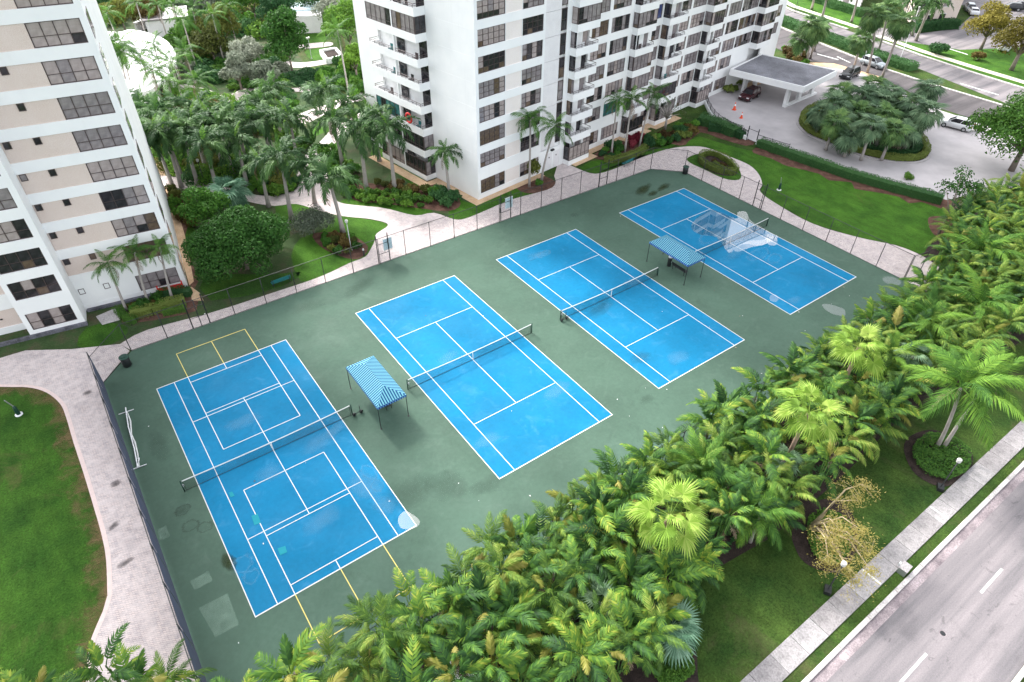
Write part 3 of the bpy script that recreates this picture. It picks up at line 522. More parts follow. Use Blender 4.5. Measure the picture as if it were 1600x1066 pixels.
# ================================================================== fences round the courts
FH = 2.95
def fence(a, b, label, posts=None, screen=False, gates=(), h=FH):
    L = hypot(b[0]-a[0], b[1]-a[1]); f = thing('chain_link_fence', (a[0],a[1],.03), atan2(b[1]-a[1], b[0]-a[0]), label, 'fence', 'fences round the tennis courts')
    n = max(1, round(L/3.02))
    pm = MB().tube([(0,0,0),(0,0,h+.04)], .038, 8).mesh('post', M['black'], True)
    for i in range(n+1): obj('post', pm, f, (L*i/n, 0, 0))
    MB().tube([(0,0,h),(L,0,h)], .026, 6).build('top_rail', M['black'], f); MB().tube([(0,0,.05),(L,0,.05)], .015, 6).build('bottom_rail', M['black'], f)
    MB().quad((0,.03,.05),(L,.03,.05),(L,.03,h),(0,.03,h)).build('wire_mesh', M['wire'], f)
    if screen:
        for i in range(n):
            x0, x1 = L*i/n+.06, L*(i+1)/n-.06
            m = MB(); K = 8
            for k in range(K):
                xa, xb = x0+(x1-x0)*k/K, x0+(x1-x0)*(k+1)/K; sg = lambda x: .05*sin((x-x0)/(x1-x0)*pi)*rnd.uniform(.6,1)
                m.quad((xa,-.05,.12),(xb,-.05,.12),(xb,-.06,h-.12-sg(xb)),(xa,-.06,h-.12-sg(xa)))
            m.build('windscreen', M['screen'], f)
    for g0, g1 in gates:   # gate: two heavier posts, rails and a lighter mesh leaf
        g = MB(); 
        for x in (g0, g1): g.tube([(x,.08,0),(x,.08,h+.35)], .055, 8)
        g.tube([(g0,.08,1.05),(g1,.08,1.05)], .028, 6); g.tube([(g0,.08,2.2),(g1,.08,2.2)], .028, 6)
        gt = g.build('gate', M['black'], f); MB().box(g1-.22,g1-.12,.05,.13,1.0,1.14).build('latch', M['galv'], gt)
    return f
F = [(-3.5,-6.15),(-3.42,27.0),(-.62,30.1),(62.92,29.95),(65.98,26.85),(66.0,-3.2)]
fence(F[0], F[1], 'long fence with dark windscreen cloth beside the left paver walk', screen=True, h=3.4)
fence(F[1], F[2], 'short slanting fence panel beside the black bin at left corner')
fence(F[2], F[3], 'long open chain link fence between the courts and the towers', gates=((5.3,6.8),(24.1,25.4),(39.6,41.0),(54.6,55.9)))
fence(F[3], F[4], 'short slanting fence panel behind the far court corner')
fence(F[4], F[5], 'open chain link fence between far court and oval lawn', gates=((11.0,12.2),))
fence((66.0,-3.3),(68.2,-3.6), 'short fence return with brace by the palm hedge')
fence((66.0,-6.15), F[0], 'fence half buried in the palm hedge')
for (x, l) in ((24.75,'pale blue notice board hanging on the fence gate near court two'),(40.2,'pale blue notice board hanging on the fence gate near the middle tower')):
    t_ = thing('notice_board', (x, 30.2, 1.35), 0, l, 'board', 'blue boards on the fence')
    MB().box(-.5,.5,-.02,.02,0,1.25).build('panel', M['boardblue'], t_)
    MB().box(-.55,.55,-.03,.03,-.06,-.003).box(-.55,.55,-.03,.03,1.253,1.3).build('frame', M['whitemetal'], t_)

# ================================================================== nets
def net(i, label, wheels=None):
    x, y = CX[i], CY[i]+CL/2; w = CW+2*.914
    n = thing('tennis_net', (x-.914, y, .05), 0, label, 'net', 'tennis nets')
    zt = lambda u: 1.07-.155*(1-abs(2*u/w-1)**1.6)
    pm = MB().tube([(0,0,0),(0,0,1.10)], .05, 10).lathe([(.055,0),(.06,.03),(.03,.06)], 10, (0,0,1.08)).mesh('post', M['darkgreen'], True)
    for px_ in (0, w): obj('post', pm, n, (px_, 0, 0))
    MB().tube([(.12,0,.0),(.12,0,.95)], .02, 6).build('stake', M['black'], n); MB().tube([(w-.12,0,0),(w-.12,0,.95)], .02, 6).build('stake', M['black'], n)
    MB().box(.0,.13,-.12,-.05,.62,.78).tube([(.06,-.12,.7),(.06,-.26,.7)], .015, 6).build('winch', M['galv'], n)
    K = 24; m = MB(); b = MB()
    for k in range(K):
        u0, u1 = .1+(w-.2)*k/K, .1+(w-.2)*(k+1)/K
        m.quad((u0,0,.04),(u1,0,.04),(u1,0,zt(u1)-.05),(u0,0,zt(u0)-.05))
        b.add([(u0,-.022,zt(u0)-.07),(u1,-.022,zt(u1)-.07),(u1,-.022,zt(u1)),(u0,-.022,zt(u0)),(u0,.022,zt(u0)-.07),(u1,.022,zt(u1)-.07),(u1,.022,zt(u1)),(u0,.022,zt(u0))],
              [(0,1,2,3),(5,4,7,6),(3,2,6,7),(1,0,4,5)])
    m.build('net_mesh', M['netcord'], n); b.build('top_band', M['line'], n)
    MB().tube([(.1,0,.03),(w-.1,0,.03)], .018, 6).build('bottom_rope', M['black'], n)
    MB().box(w/2-.03,w/2+.03,-.03,.03,.01,zt(w/2)+.01).build('centre_strap', M['whitemetal'], n)
    if wheels is not None:   # small caster trolley at the post
        t_ = thing('net_trolley', (x-.914+wheels, y-.25, .05), .4, 'small black wheeled trolley beside a net post of court %s' % ('three' if i == 2 else 'one'), 'trolley', 'net trolleys')
        MB().bar((-.3,0,.2),(.35,0,.2),.05).bar((.3,-.0,.2),(.3,0,.75),.05).build('frame', M['black'], t_)
        wm = MB().tube([(0,-.05,0),(0,.05,0)], .16, 14).mesh('wheel', M['black'])
        obj('wheel', wm, t_, (-.25,.12,.16)); obj('wheel', wm, t_, (.3,-.12,.16))
net(0, 'tennis net across the leftmost court with pickleball lines', CW+2*.914+.35); net(1, 'tennis net between the first striped canopy and court three')
net(2, 'tennis net ending beside the second striped canopy, with trolley', .25); net(3, 'tennis net on the farthest court above the big puddle')
# portable net lying folded by the windscreen
pn = thing('portable_net', (*(-2.55, 22.79),.05), 0, 'white folded portable net lying beside the windscreen fence', 'portable net')
A_, B_ = Vector((*(-2.59, 22.39),0)), Vector((*(-3.12, 15.97),0)); pn.location = (A_.x, A_.y, .05); dl = B_-A_; pn.rotation_euler = (0,0,atan2(dl.y, dl.x)); Lp = dl.length
MB().tube([(0,-.55,.05),(0,.55,.05)], .035, 8).build('base_bar', M['whitemetal'], pn); MB().tube([(Lp,-.6,.05),(Lp,.6,.05)], .035, 8).build('base_bar', M['whitemetal'], pn)
MB().tube([(-.45,.03,.12),(0,0,.12),(Lp*.3,-.05,.14),(Lp*.7,.04,.14),(Lp,0,.1)], .045, 8).build('pole', M['whitemetal'], pn)
MB().tube([(.05,.07,.08),(Lp*.2,.16,.10),(Lp*.45,.05,.12),(Lp*.6,.16,.1),(Lp*.8,.18,.1),(Lp-.05,.1,.06)], [.03,.06,.05,.07,.05,.03], 8).build('rolled_net', M['line'], pn)
MB().bar((Lp-.9,.22,.06),(Lp-.05,.02,.06),.05).bar((Lp-.9,-.02,.06),(Lp-.9,.22,.06),.04).build('brace', M['whitemetal'], pn)

# ================================================================== striped canopies
t = NT('striped_awning'); o_ = t.sep(); geo = t.n.new('ShaderNodeNewGeometry'); nrm = t.n.new('ShaderNodeSeparateXYZ')
vt = t.n.new('ShaderNodeVectorTransform'); vt.vector_type = 'NORMAL'; vt.convert_from = 'WORLD'; vt.convert_to = 'OBJECT'; t.l.new(geo.outputs['True Normal'], vt.inputs[0]); t.l.new(vt.outputs[0], nrm.inputs[0])
sel = t.math('GREATER_THAN', t.math('ABSOLUTE', nrm.outputs[0]), t.math('ABSOLUTE', nrm.outputs[1]))   # side slopes run their stripes along x, end slopes along y
co = t.n.new('ShaderNodeMix'); co.data_type = 'FLOAT'; t.l.new(sel, co.inputs[0]); t.l.new(o_[0], co.inputs[2]); t.l.new(o_[1], co.inputs[3])
st_ = t.math('LESS_THAN', t.math('FRACT', t.math('DIVIDE', t.math('ADD', co.outputs[0], 10.04), .205)), .5)
t.color(t.mix(st_, (.20,.50,.57), (.003,.07,.23)), .7, .2)
tl = t.n.new('ShaderNodeBsdfTranslucent'); t.l.new(t.mix(st_, (.20,.50,.57), (.003,.07,.23)), tl.inputs[0]); mx_ = t.n.new('ShaderNodeMixShader'); mx_.inputs[0].default_value = .25
t.l.new(t.p.outputs[0], mx_.inputs[1]); t.l.new(tl.outputs[0], mx_.inputs[2]); t.l.new(mx_.outputs[0], t.out.inputs[0]); M['awning'] = t.m
def canopy(x0, x1, y0, y1, label):
    cx, cy, w, l = (x0+x1)/2, (y0+y1)/2, (x1-x0)/2, (y1-y0)/2
    c = thing('shade_canopy', (cx, cy, .05), 0, label, 'canopy', 'striped canopies between the courts')
    z0, z1, rl = 2.38, 3.05, l-w*1.0
    P = [(-w,-l,z0),(w,-l,z0),(w,l,z0),(-w,l,z0),(0,-rl,z1),(0,rl,z1)]
    roof = MB().add(P, [(0,1,4),(1,2,5,4),(2,3,5),(3,0,4,5)]).build('roof_cloth', M['awning'], c)
    v = MB()   # scalloped valance hanging from the eaves
    for a, b in ((P[0],P[1]),(P[1],P[2]),(P[2],P[3]),(P[3],P[0])):
        L = hypot(b[0]-a[0], b[1]-a[1]); n = max(3, round(L/.205)); N = n*4
        for k in range(N):
            q = lambda f: (a[0]+(b[0]-a[0])*f, a[1]+(b[1]-a[1])*f); dz = lambda j: .15+.075*abs(sin(pi*j/4))
            p0, p1 = q(k/N), q((k+1)/N)
            v.quad((*p0,z0-dz(k)),(*p1,z0-dz(k+1)),(*p1,z0),(*p0,z0))
    vm = NT('awning_valance'); oo = vm.sep(); s1 = vm.math('LESS_THAN', vm.math('FRACT', vm.math('DIVIDE', vm.math('ADD', vm.math('ADD', oo[0], oo[1]), 10.04), .205)), .5)
    vm.color(vm.mix(s1, (.12,.28,.52), (.005,.035,.24)), .7, .2)
    v.build('valance', vm.m, roof)
    lm_ = MB().tube([(0,0,0),(0,0,z0)], .03, 8).box(-.08,.08,-.08,.08,0,.012).mesh('leg', M['black'])
    for sx in (-1, 1):
        for sy in (-1, 1): obj('leg', lm_, c, (sx*(w-.04), sy*(l-.04), 0))
    fr = MB()
    for sx in (-1, 1): fr.bar((sx*(w-.04),-l+.04,z0-.03),(sx*(w-.04),l-.04,z0-.03),.04)
    for sy in (-1, 1): fr.bar((-w+.04,sy*(l-.04),z0-.03),(w-.04,sy*(l-.04),z0-.03),.04); 
    fr.bar((0,-rl,z1-.04),(0,rl,z1-.04),.04)
    fr.build('roof_frame', M['black'], c)
    return c
canopy(13.0,15.47,9.15,14.7, 'blue striped hip canopy on black poles, nearer one, beside the pickleball court')
canopy(46.78,49.3,9.05,14.4, 'blue striped hip canopy on black poles, farther one, beside court four')
def bench(loc, rz, m, label, group=None, L=1.6):
    b = thing('bench', loc, rz, label, 'bench', group)
    for k in range(4): MB().box(-L/2,L/2,-.22+k*.115,-.125+k*.115,.42,.455).build('seat_slat', M[m], b)
    for k in range(3): MB().box(-L/2,L/2,.24+k*.03,.265+k*.03,.52+k*.13,.63+k*.13).build('back_slat', M[m], b)
    e = MB().bar((0,-.2,0),(0,-.2,.42),.05).bar((0,.22,0),(0,.32,.9),.05).bar((0,-.22,.40),(0,.25,.40),.05).bar((0,-.22,.62),(0,.26,.62),.04).bar((0,-.2,.42),(0,-.2,.62),.04).mesh('end_frame', M['black'])
    for sx in (-1, 1): obj('end_frame', e, b, (sx*(L/2-.12),0,0))
    return b
bench((14.55,11.5,.05), R(90), 'black', 'dark slatted bench in shade under the nearer striped canopy', 'benches under the canopies', 1.8)
bench((48.2,11.0,.05), R(90), 'black', 'dark slatted bench in shade under the farther striped canopy', 'benches under the canopies', 1.8)
bench((*(13.83, 32.41),.03), R(180)+.02, 'teal', 'teal bench on the walk in front of the round ficus tree', 'teal benches behind the fence', 1.9)
bench((*(61.32, 32.64),.03), R(180)+.1, 'teal', 'teal bench on the curved walk near the middle tower wing', 'teal benches behind the fence', 1.9)
def bin_(loc, label, s=1.0, open_=True):
    b = thing('litter_bin', loc, rnd.random(), label, 'bin', 'black litter bins')
    MB().lathe([(.26*s,0),(.30*s,.05),(.31*s,.78*s),(.29*s,.80*s)], 16).build('drum', M['black'], b, True)
    MB().lathe([(.34*s,.80*s),(.36*s,.84*s),(.34*s,.88*s),(.24*s,.90*s),(.22*s,.82*s)], 16).build('rim', M['darkgreen'], b, True)
bin_((*(-1.3, 28.2),.05), 'black litter bin inside the slanting left fence corner', 1.15); bin_((*(65.68, 26.42),.05), 'black litter bin by the far fence corner near oval bed', 1.15)
b = thing('water_cooler', (*(48.13, 12.41),.05), 0, 'tall black water cooler with white lid beside farther canopy', 'cooler')
MB().lathe([(.20,0),(.22,.03),(.22,1.0),(.19,1.05)], 14).build('body', M['black'], b, True); MB().lathe([(.21,1.05),(.21,1.14),(.1,1.18)], 14).build('lid', M['whitemetal'], b, True)
MB().box(-.03,.03,-.28,-.21,.55,.62).build('tap', M['galv'], b)

# ================================================================== towers
PANES = ['gl_blind','gl_blind2','gl_dark','gl_brown','gl_blue','gl_teal']
def pick(r, w):
    x = r.random()*sum(w)
    for i, k in enumerate(w):
        x -= k
        if x < 0: return i
    return 0
WPAL = [M[k] for k in PANES]
_panecache = {}
def pane_mesh(w, h, mi):
    key = (round(w,3), round(h,3), mi)
    if key not in _panecache: _panecache[key] = MB().box(0,w,0,.02,0,h).mesh('pane', WPAL[mi])
    return _panecache[key]
def window(parent, u0, u1, z0, z1, v, cols, split, style, r, face='S', single=True, frame='bronze', fw=.07):
    """face S: wall plane v = const looking to -v; face W: plane u = const looking to -u (u0,u1 are then v values)"""
    fr = MB(); W, Hh = u1-u0, z1-z0
    fr.box(0,W,0,.10,0,fw); fr.box(0,W,0,.10,Hh-fw,Hh); fr.box(0,fw,.002,.098,fw,Hh-fw); fr.box(W-fw,W,.002,.098,fw,Hh-fw)
    for c in range(1, cols): x = fw+(W-2*fw)*c/cols; fr.box(x-fw*.42,x+fw*.42,.004,.09,fw,Hh-fw)
    rows = [0]+list(split)+[1]
    for s in split: z = fw+(Hh-2*fw)*s; fr.box(fw,W-fw,.008,.085,z-fw*.3,z+fw*.3)
    if face == 'S': loc, rz = (u0, v, z0), 0
    else: loc, rz = (v, u1, z0), R(-90)
    o = obj('window', fr.mesh('window', M[frame]), parent, loc, (0,0,rz))
    base = pick(r, style)
    jm = MB()
    for c in range(cols):
        cm = base
        if r.random() < .28: cm = pick(r, style[:4])
        for k in range(len(rows)-1):
            a, b = fw+(W-2*fw)*c/cols, fw+(W-2*fw)*(c+1)/cols; c0, c1 = fw+(Hh-2*fw)*rows[k], fw+(Hh-2*fw)*rows[k+1]
            mi = cm
            if k == 0 and r.random() < .22: mi = 2 if r.random() < .6 else 3
            if single: obj('pane', pane_mesh(b-a, c1-c0, mi), o, (a, .045, c0))
            else: jm.box(a+.001,b-.001,.045,.065,c0+.001,c1-.001,mi)
    if not single: obj('panes', jm.mesh('panes', WPAL), o)
    return o

# ------------------------------------------------------------------ left tower
rl_ = random.Random(5)
LT = thing('residential_tower', (6.12,37.35,0), atan2(-.14911,.98882), 'white tower with beige panels and bronze windows at the left edge', 'building')
zb = lambda k: .65 if k == 0 else 3.90+2.715*(k-1)
WHt = 1.77; NF = 15; TOP = zb(NF)+1
wall = MB(); beige = MB(); 
# core and rear
wall.box(-26,-.25,.30,22,0,TOP)
wall.box(-13.2,-9.2,-1.9,.30,0,TOP)
def bandrow(mb, u0, u1, v0, v1, holes):
    """spandrels the whole width, piers between the holes (list of (a,b) in u)"""
    z = 0
    for k in range(NF+1):
        mb.box(u0,u1,v0,v1,z,zb(k)); 
        e = zb(k)+WHt; xs = [u0]+[x for h in holes for x in h]+[u1]
        for a, b in zip(xs[::2], xs[1::2]):
            if b-a > .02: mb.box(a,b,v0+.002,v1,zb(k),e)
        z = e
    mb.box(u0,u1,v0,v1,z,TOP)
bandrow(wall, -9.1, 0, 0, .28, [(-9.1+.02,-4.05-.002),(-4.05,-.45)])
bandrow(wall, -13.42, -9.02, -2.2, -1.92, [(-13.02,-9.5)])
wall.box(-9.3,-9.02,-1.918,.0,0,TOP); wall.box(-13.42,-13.14,-1.918,2.0,0,TOP)
bandrow(wall, -22, -13.44, -.6, -.3, [(-21.5,-17.5),(-17.4,-13.5)])
wall.box(-.26,0,.285,22,0,TOP)
wall.build('wall', M['white'], LT)
for k in range(NF+1):
    if k == 0: MB().box(-9.08,-4.055,.03,.27,zb(k)-.1,zb(k)+WHt-.004).build('wall_panel', M['white'], LT)
    else: MB().box(-9.08,-4.055,.07,.27,zb(k)+.004,zb(k)+WHt-.004).build('wall_panel', M['beige'], LT)
    MB().box(-17.38,-13.5,-.5,-.32,zb(k)+.004,zb(k)+WHt-.004).build('wall_panel', M['beige'], LT)
    if k < 12:
        window(LT, -4.05, -.45, zb(k), zb(k)+WHt, .10, 4, (.42,), (6,3,.6,.5,0,0), rl_)
        window(LT, -13.02, -9.5, zb(k), zb(k)+WHt, -2.10, 4, (.42,), (6,3,.6,.5,0,0), rl_)
        for u in (-8.88,-6.80): window(LT, u, u+.5, zb(k)+WHt-.62, zb(k)+WHt-.04, .0, 1, (), (1,2,5,1,0,0), rl_, fw=.05)
# east side strip windows seen edge-on
for k in range(12):
    e = MB(); o = MB()
    e.box(.0,.05,1.0,3.6,zb(k),zb(k)+WHt); e.build('side_window', M['gl_blind2'], LT)
MB().box(-26,-8.9,-2.5,-2.2,0,.3).box(-8.9,-.3,-.35,-.003,0,.22).build('planter_kerb', mottled('grey_stone', [(.3,(.05,.05,.06)),(.7,(.16,.16,.19))], 2, 10, .9), LT)
wl_ = MB(); wl_.box(-15.3,-15.1,-.64,-.60,1.5,1.62); wl_.box(-13.9,-13.7,-.64,-.60,1.5,1.62); wl_.build('wall_lamp', M['black'], LT)

# ------------------------------------------------------------------ middle tower and its long wing
rc = random.Random(11)
CT = thing('residential_tower', (39.7,35.8,0), atan2(.13675,.99061), 'white tower with long zigzag balcony wing behind the courts', 'building')
zc = lambda k: .66 if k == 0 else 3.95+2.685*(k-1)
NC = 15; TOPC = zc(NC)+1.2; DET = 10
WC = 1.77; BH = .88           # window height, balcony parapet height
wall = MB()
V1, V2, V3, V4 = .55, .8, .85, .9
# cores standing behind the window plane
wall.box(.30,14.4,.30,22.4,0,TOPC); wall.box(14.4,70,2.35,20,0,TOPC)
wall.box(.0,.28,.0,8.2,0,TOPC); wall.box(.0,.28,17.85,22.7,0,TOPC); wall.box(.28,14.2,22.41,22.7,0,TOPC)
def rowC(u0, u1, v0, holes, k, v1=None, h=None, zlo=None):
    """one storey strip of wall: band below the window zone, piers between the holes"""
    v1 = v0+.28 if v1 is None else v1; h = WC if h is None else h
    zl = (0 if k == 0 else zc(k-1)+WC) if zlo is None else zlo
    wall.box(u0,u1,v0,v1,zl,zc(k)); xs = [u0]+[x for q in holes for x in q]+[u1]
    for a, b in zip(xs[::2], xs[1::2]):
        if b-a > .03: wall.box(a,b,v0+.002,v1,zc(k),zc(k)+h)
BAL = [(14.95,18.95,-1.0,V1),(27.5,31.5,-.35,V1),(34.45,38.6,-.42,V2),(45.05,48.4,-.4,V3),(60.6,64.7,-.4,V4)]
RUNS = [  # wall stretches of the wing: u0, u1, v, windows (u0,u1,cols)
 (18.95,27.5,V1,[(19.4,22.55,4),(23.15,26.75,5)]), (31.5,34.45,V2,[(32.3,34.1,2)]), (38.6,45.05,V3,[(38.75,41.05,3),(41.5,44.9,4)]),
 (48.4,60.6,V4,[(48.7,51.3,3),(51.8,55.3,4),(55.55,60.45,7)]), (64.7,69.6,V4,[(65.6,68.9,4)])]
ORD = ['ground','first','second','third','fourth','fifth','sixth','seventh','eighth','ninth','tenth','eleventh']
STY = (3.5,5,1.6,.5,.45,.08)
for k in range(NC+1):
    rowC(.285, 10.55, 0, [(.42,4.40),(4.45,6.90),(6.95,10.25)], k)
    rowC(14.15, 14.95, 0, [], k)
    for (u0,u1,v,ws) in RUNS:
        blank = u0 > 48 and zc(k) < 6.5
        hs_ = [] if blank and u0 > 60 else [(a,b) for a, b, n in ws if not (blank and b > 56)]
        rowC(u0+.002, u1-.002, v, hs_, k)
    for (a,b,v,vb) in BAL:
        if a > 60 and zc(k) < 6.5: continue
        z1 = zc(k); z0 = z1-BH if k else .0
        wall.box(a,b,v,v+.14,z0,z1); wall.box(a,a+.14,v+.142,vb+.5,z0,z1); wall.box(b-.14,b,v+.142,vb+.28,z0,z1)   # parapet round the balcony
        wall.box(a+.142,b-.142,v+.142,2.34,z0+.01,z0+.2)                                                       # slab
        wall.box(a,a+.10,vb+.5,2.34,z0,zc(k)+WC+.0 if k else zc(k)+WC)                                          # party fin
    # tower: west balconies
    z1 = zc(k); z0 = z1-BH if k else 0
    wall.box(-1.5,-1.36,8.2,17.8,z0,z1); wall.box(-1.358,.28,8.2,8.34,z0,z1); wall.box(-1.358,.28,17.66,17.8,z0,z1); wall.box(-1.358,.6,8.342,17.658,z0+.01,z0+.2)
    wall.box(-1.48,-1.2,12.5,12.72,z1+.0,z1+BH*2.05) 
for k in range(1, NC): wall.box(-.014,-.001,.02,8.18,zc(k)+WC-.02,zc(k)+WC+.03)
wall.box(70,70.28,.9,20,0,TOPC); wall.box(69.6,70,.9,2.34,0,TOPC)
wall.build('wall', M['white'], CT)
for k in range(NC+1):
    MB().box(4.46,6.89,.07,.27,zc(k)-.0,zc(k)+WC-.004).build('wall_panel', M['cream'], CT)
    lo = 0 if k == 0 else zc(k-1)+WC; MB().box(10.56,13.15,.04,.28,(3.0 if k == 1 else lo+.02) if k else 2.9,zc(k)+WC-.02).build('wall_panel', M['panel'], CT) if k else None
    # tall stair window
    z0 = zc(k)-.55 if k else 0
    if k: window(CT, 13.2, 14.12, z0, z0+2.35, .03, 1, (.5,), (0,1,3,0,1,0), rc, single=False)
MB().box(10.56,14.14,.03,.28,0,2.85).build('wall_panel', M['white'], CT)
MB().box(11.6,12.75,.0,.03,.02,2.3).build('service_door', M['panel'], CT); MB().box(13.0,14.05,.0,.03,.02,2.3).build('service_door', M['panel'], CT)
for u in (12.2,13.5): MB().lathe([(.10,0),(.08,.03)], 10, (0,0,0)).build('door_window', M['black'], CT).matrix_local = Matrix.Translation((u,-.002,1.7)) @ Matrix.Rotation(R(90),4,'X')
MB().box(12.4,12.9,-.25,.02,2.55,2.75).build('wall_lamp', M['black'], CT)
for k in range(DET+2):
    z = zc(k)
    window(CT, .42, 4.40, z, z+WC, .10, 5, (.3,.68), STY, rc, fw=.07); window(CT, 6.95, 10.25, z, z+WC, .10, 4, (.3,.68), STY, rc, single=False, fw=.07)
    for (u0,u1,v,ws) in RUNS:
        blank = u0 > 48 and z < 6.5
        for a, b, n in ws:
            if blank and (u0 > 60 or b > 56): continue
            window(CT, a, b, z, z+WC, v+.09, n, (.3,) if rc.random() < .7 else (.3,.66), STY, rc, single=False, fw=.06)
    for bi, (a,b,v,vb) in enumerate(BAL):
        if a > 60 and z < 6.5: continue
        ct_ = thing('balcony', (0,0,0)); ct_.parent = CT
        # recessed dark sliding doors on the left, pale wall on the right
        m = MB(); m.box(a+.12,a+2.0,vb+.25,vb+.3,z-BH+.25,z+WC); m.build('sliding_door', WPAL[rc.choice((2,2,2,3,1))], ct_)
        m = MB(); m.box(a+.09,a+.118,v+.5,vb+.24,z,z+WC); m.build('side_glass', WPAL[rc.choice((2,2,3,1))], ct_)
        m = MB(); m.box(a+2.02,a+3.0,vb+.2,vb+.5,z-BH+.2,z+WC); m.build('back_wall', M['white'], ct_)
        m = MB(); m.box(a+3.02,b-.02,vb+.3,vb+.35,z-BH+.25,z+WC); m.build('balcony_window', WPAL[rc.choice((1,1,2,0))], ct_)
        enclosed = rc.random() < .38 or k == 0
        if enclosed:
            window(CT, a+.03, b-.03, z+.0, z+WC+.02, v+.02, 5, (.22,), (1.5,4,4,.5,.3,0), rc, single=False, fw=.05)
            window(CT, v+.16, vb+.45, z, z+WC+.02, a+.02, 2, (.22,), (1.5,4,4,.5,.3,0), rc, 'W', False, fw=.05)
        else:
            ra = MB(); zr = z+.36
            ra.bar((a+.05,v+.07,zr),(b-.05,v+.07,zr),.045); ra.bar((a+.07,v+.07,zr),(a+.07,vb+.4,zr),.045); ra.bar((a+.05,v+.07,z+.18),(b-.05,v+.07,z+.18),.03); ra.bar((b-.07,v+.07,zr),(b-.07,vb,zr),.045)
            for j in range(5): x = a+.07+(b-a-.14)*j/4; ra.bar((x,v+.07,z-.01),(x,v+.07,zr),.04)
            ra.build('railing', M['bronze'], ct_)
            MB().box(a+.06,a+.14,v+.04,v+.12,z,z+WC+.02).build('corner_post', M['whitemetal'], ct_) if rc.random() < .35 else None
            if rc.random() < .8 and k < 8:   # chairs and a table left on the balcony
                f = MB(); zf = z-BH+.2; x = a+1.6+rc.random()*1.2
                f.box(x,x+.5,v+.35,v+.8,zf+.38,zf+.45); f.box(x,x+.5,v+.78,v+.84,zf+.45,zf+.95)
                for lx in (x,x+.45):
                    for ly in (v+.35,v+.76): f.box(lx,lx+.05,ly,ly+.05,zf,zf+.38)
                ci = rc.randrange(4); ch = f.build('balcony_chair', [M['black'],M['whitemetal'],M['teal'],M['bronze']][ci]); ch.location = (39.7,35.8,0); ch.rotation_euler = (0,0,atan2(.13675,.99061)); tag(ch, '%s chair on wing balcony, %s floor, %s bay from the tower' % (['black','white','teal','brown'][ci], ORD[k], ORD[bi+1]), 'chair', 'chairs on the balconies')
    # west balconies of the tower: two bays
    ct_ = thing('balcony', (0,0,0)); ct_.parent = CT
    for (va, vb_) in ((8.34,12.5),(12.72,17.66)):
        if rc.random() < .28 or k < 2:
            window(CT, va, vb_, z, z+WC+.03, -1.47, 5, (.2,), (.5,3,4,1,0,.6), rc, 'W', False, fw=.05)
            if va < 9: window(CT, -1.44, .0, z, z+WC+.03, 8.22, 2, (.2,), (.5,3,4,1,0,.6), rc, 'S', False, fw=.05)
        else:
            ra = MB(); zr = z+.4
            ra.bar((-1.43,va,zr),(-1.43,vb_,zr),.045); ra.bar((-1.43,va,z+.2),(-1.43,vb_,z+.2),.03)
            for j in range(6): y = va+.05+(vb_-va-.1)*j/5; ra.bar((-1.43,y,z-.01),(-1.43,y,zr),.04)
            if va < 9: ra.bar((-1.43,8.27,zr),(.0,8.27,zr),.045); ra.bar((-1.43,8.27,z+.2),(.0,8.27,z+.2),.03)
            else: ra.bar((-1.43,17.7,zr),(-.1,17.7,zr),.045); ra.bar((-1.43,17.7,z+.2),(-.1,17.7,z+.2),.03)
            ra.build('railing', M['bronze'], ct_)
            f = MB(); zf = z-BH+.2; y = va+1.0+rc.random()*2
            f.box(-.9,-.45,y,y+.5,zf+.4,zf+.46); f.box(-.9,-.86,y,y+.5,zf,zf+.4); f.box(-.49,-.45,y,y+.5,zf,zf+.4); f.box(-.45,-.40,y,y+.5,zf+.3,zf+.95)
            ci = rc.randrange(4); ch = f.build('balcony_chair', [M['black'],M['whitemetal'],M['teal'],M['bronze']][ci]); ch.location = (39.7,35.8,0); ch.rotation_euler = (0,0,atan2(.13675,.99061)); tag(ch, '%s chair on tower side balcony, %s floor, %s bay' % (['black','white','teal','brown'][ci], ORD[k], 'right' if va < 9 else 'left'), 'chair', 'chairs on the balconies')
        MB().box(.10,.2,va+.1,va+1.5,z-BH+.2,z+WC).build('sliding_door', WPAL[2], ct_)
if True:   # red ring float behind the glass of a low balcony
    rg = MB(); n = 20; m_ = 8
    vs_ = [((.16+.0)*cos(2*pi*j/m_)*.5, (.55+.14*sin(2*pi*j/m_))*cos(2*pi*i/n), (.55+.14*sin(2*pi*j/m_))*sin(2*pi*i/n)) for i in range(n) for j in range(m_)]
    rg.add(vs_, [(i*m_+j, i*m_+(j+1)%m_, ((i+1)%n)*m_+(j+1)%m_, ((i+1)%n)*m_+j) for i in range(n) for j in range(m_)])
    o = rg.build('swim_ring', M['red'], None, True); p_ = tower_pt(-1.72, 10.6); o.location = (p_[0], p_[1], zc(2)+.85); o.rotation_euler = (0,0,atan2(.13675,.99061)); tag(o, 'bright red swim ring hung on a low tower balcony', 'swim ring')

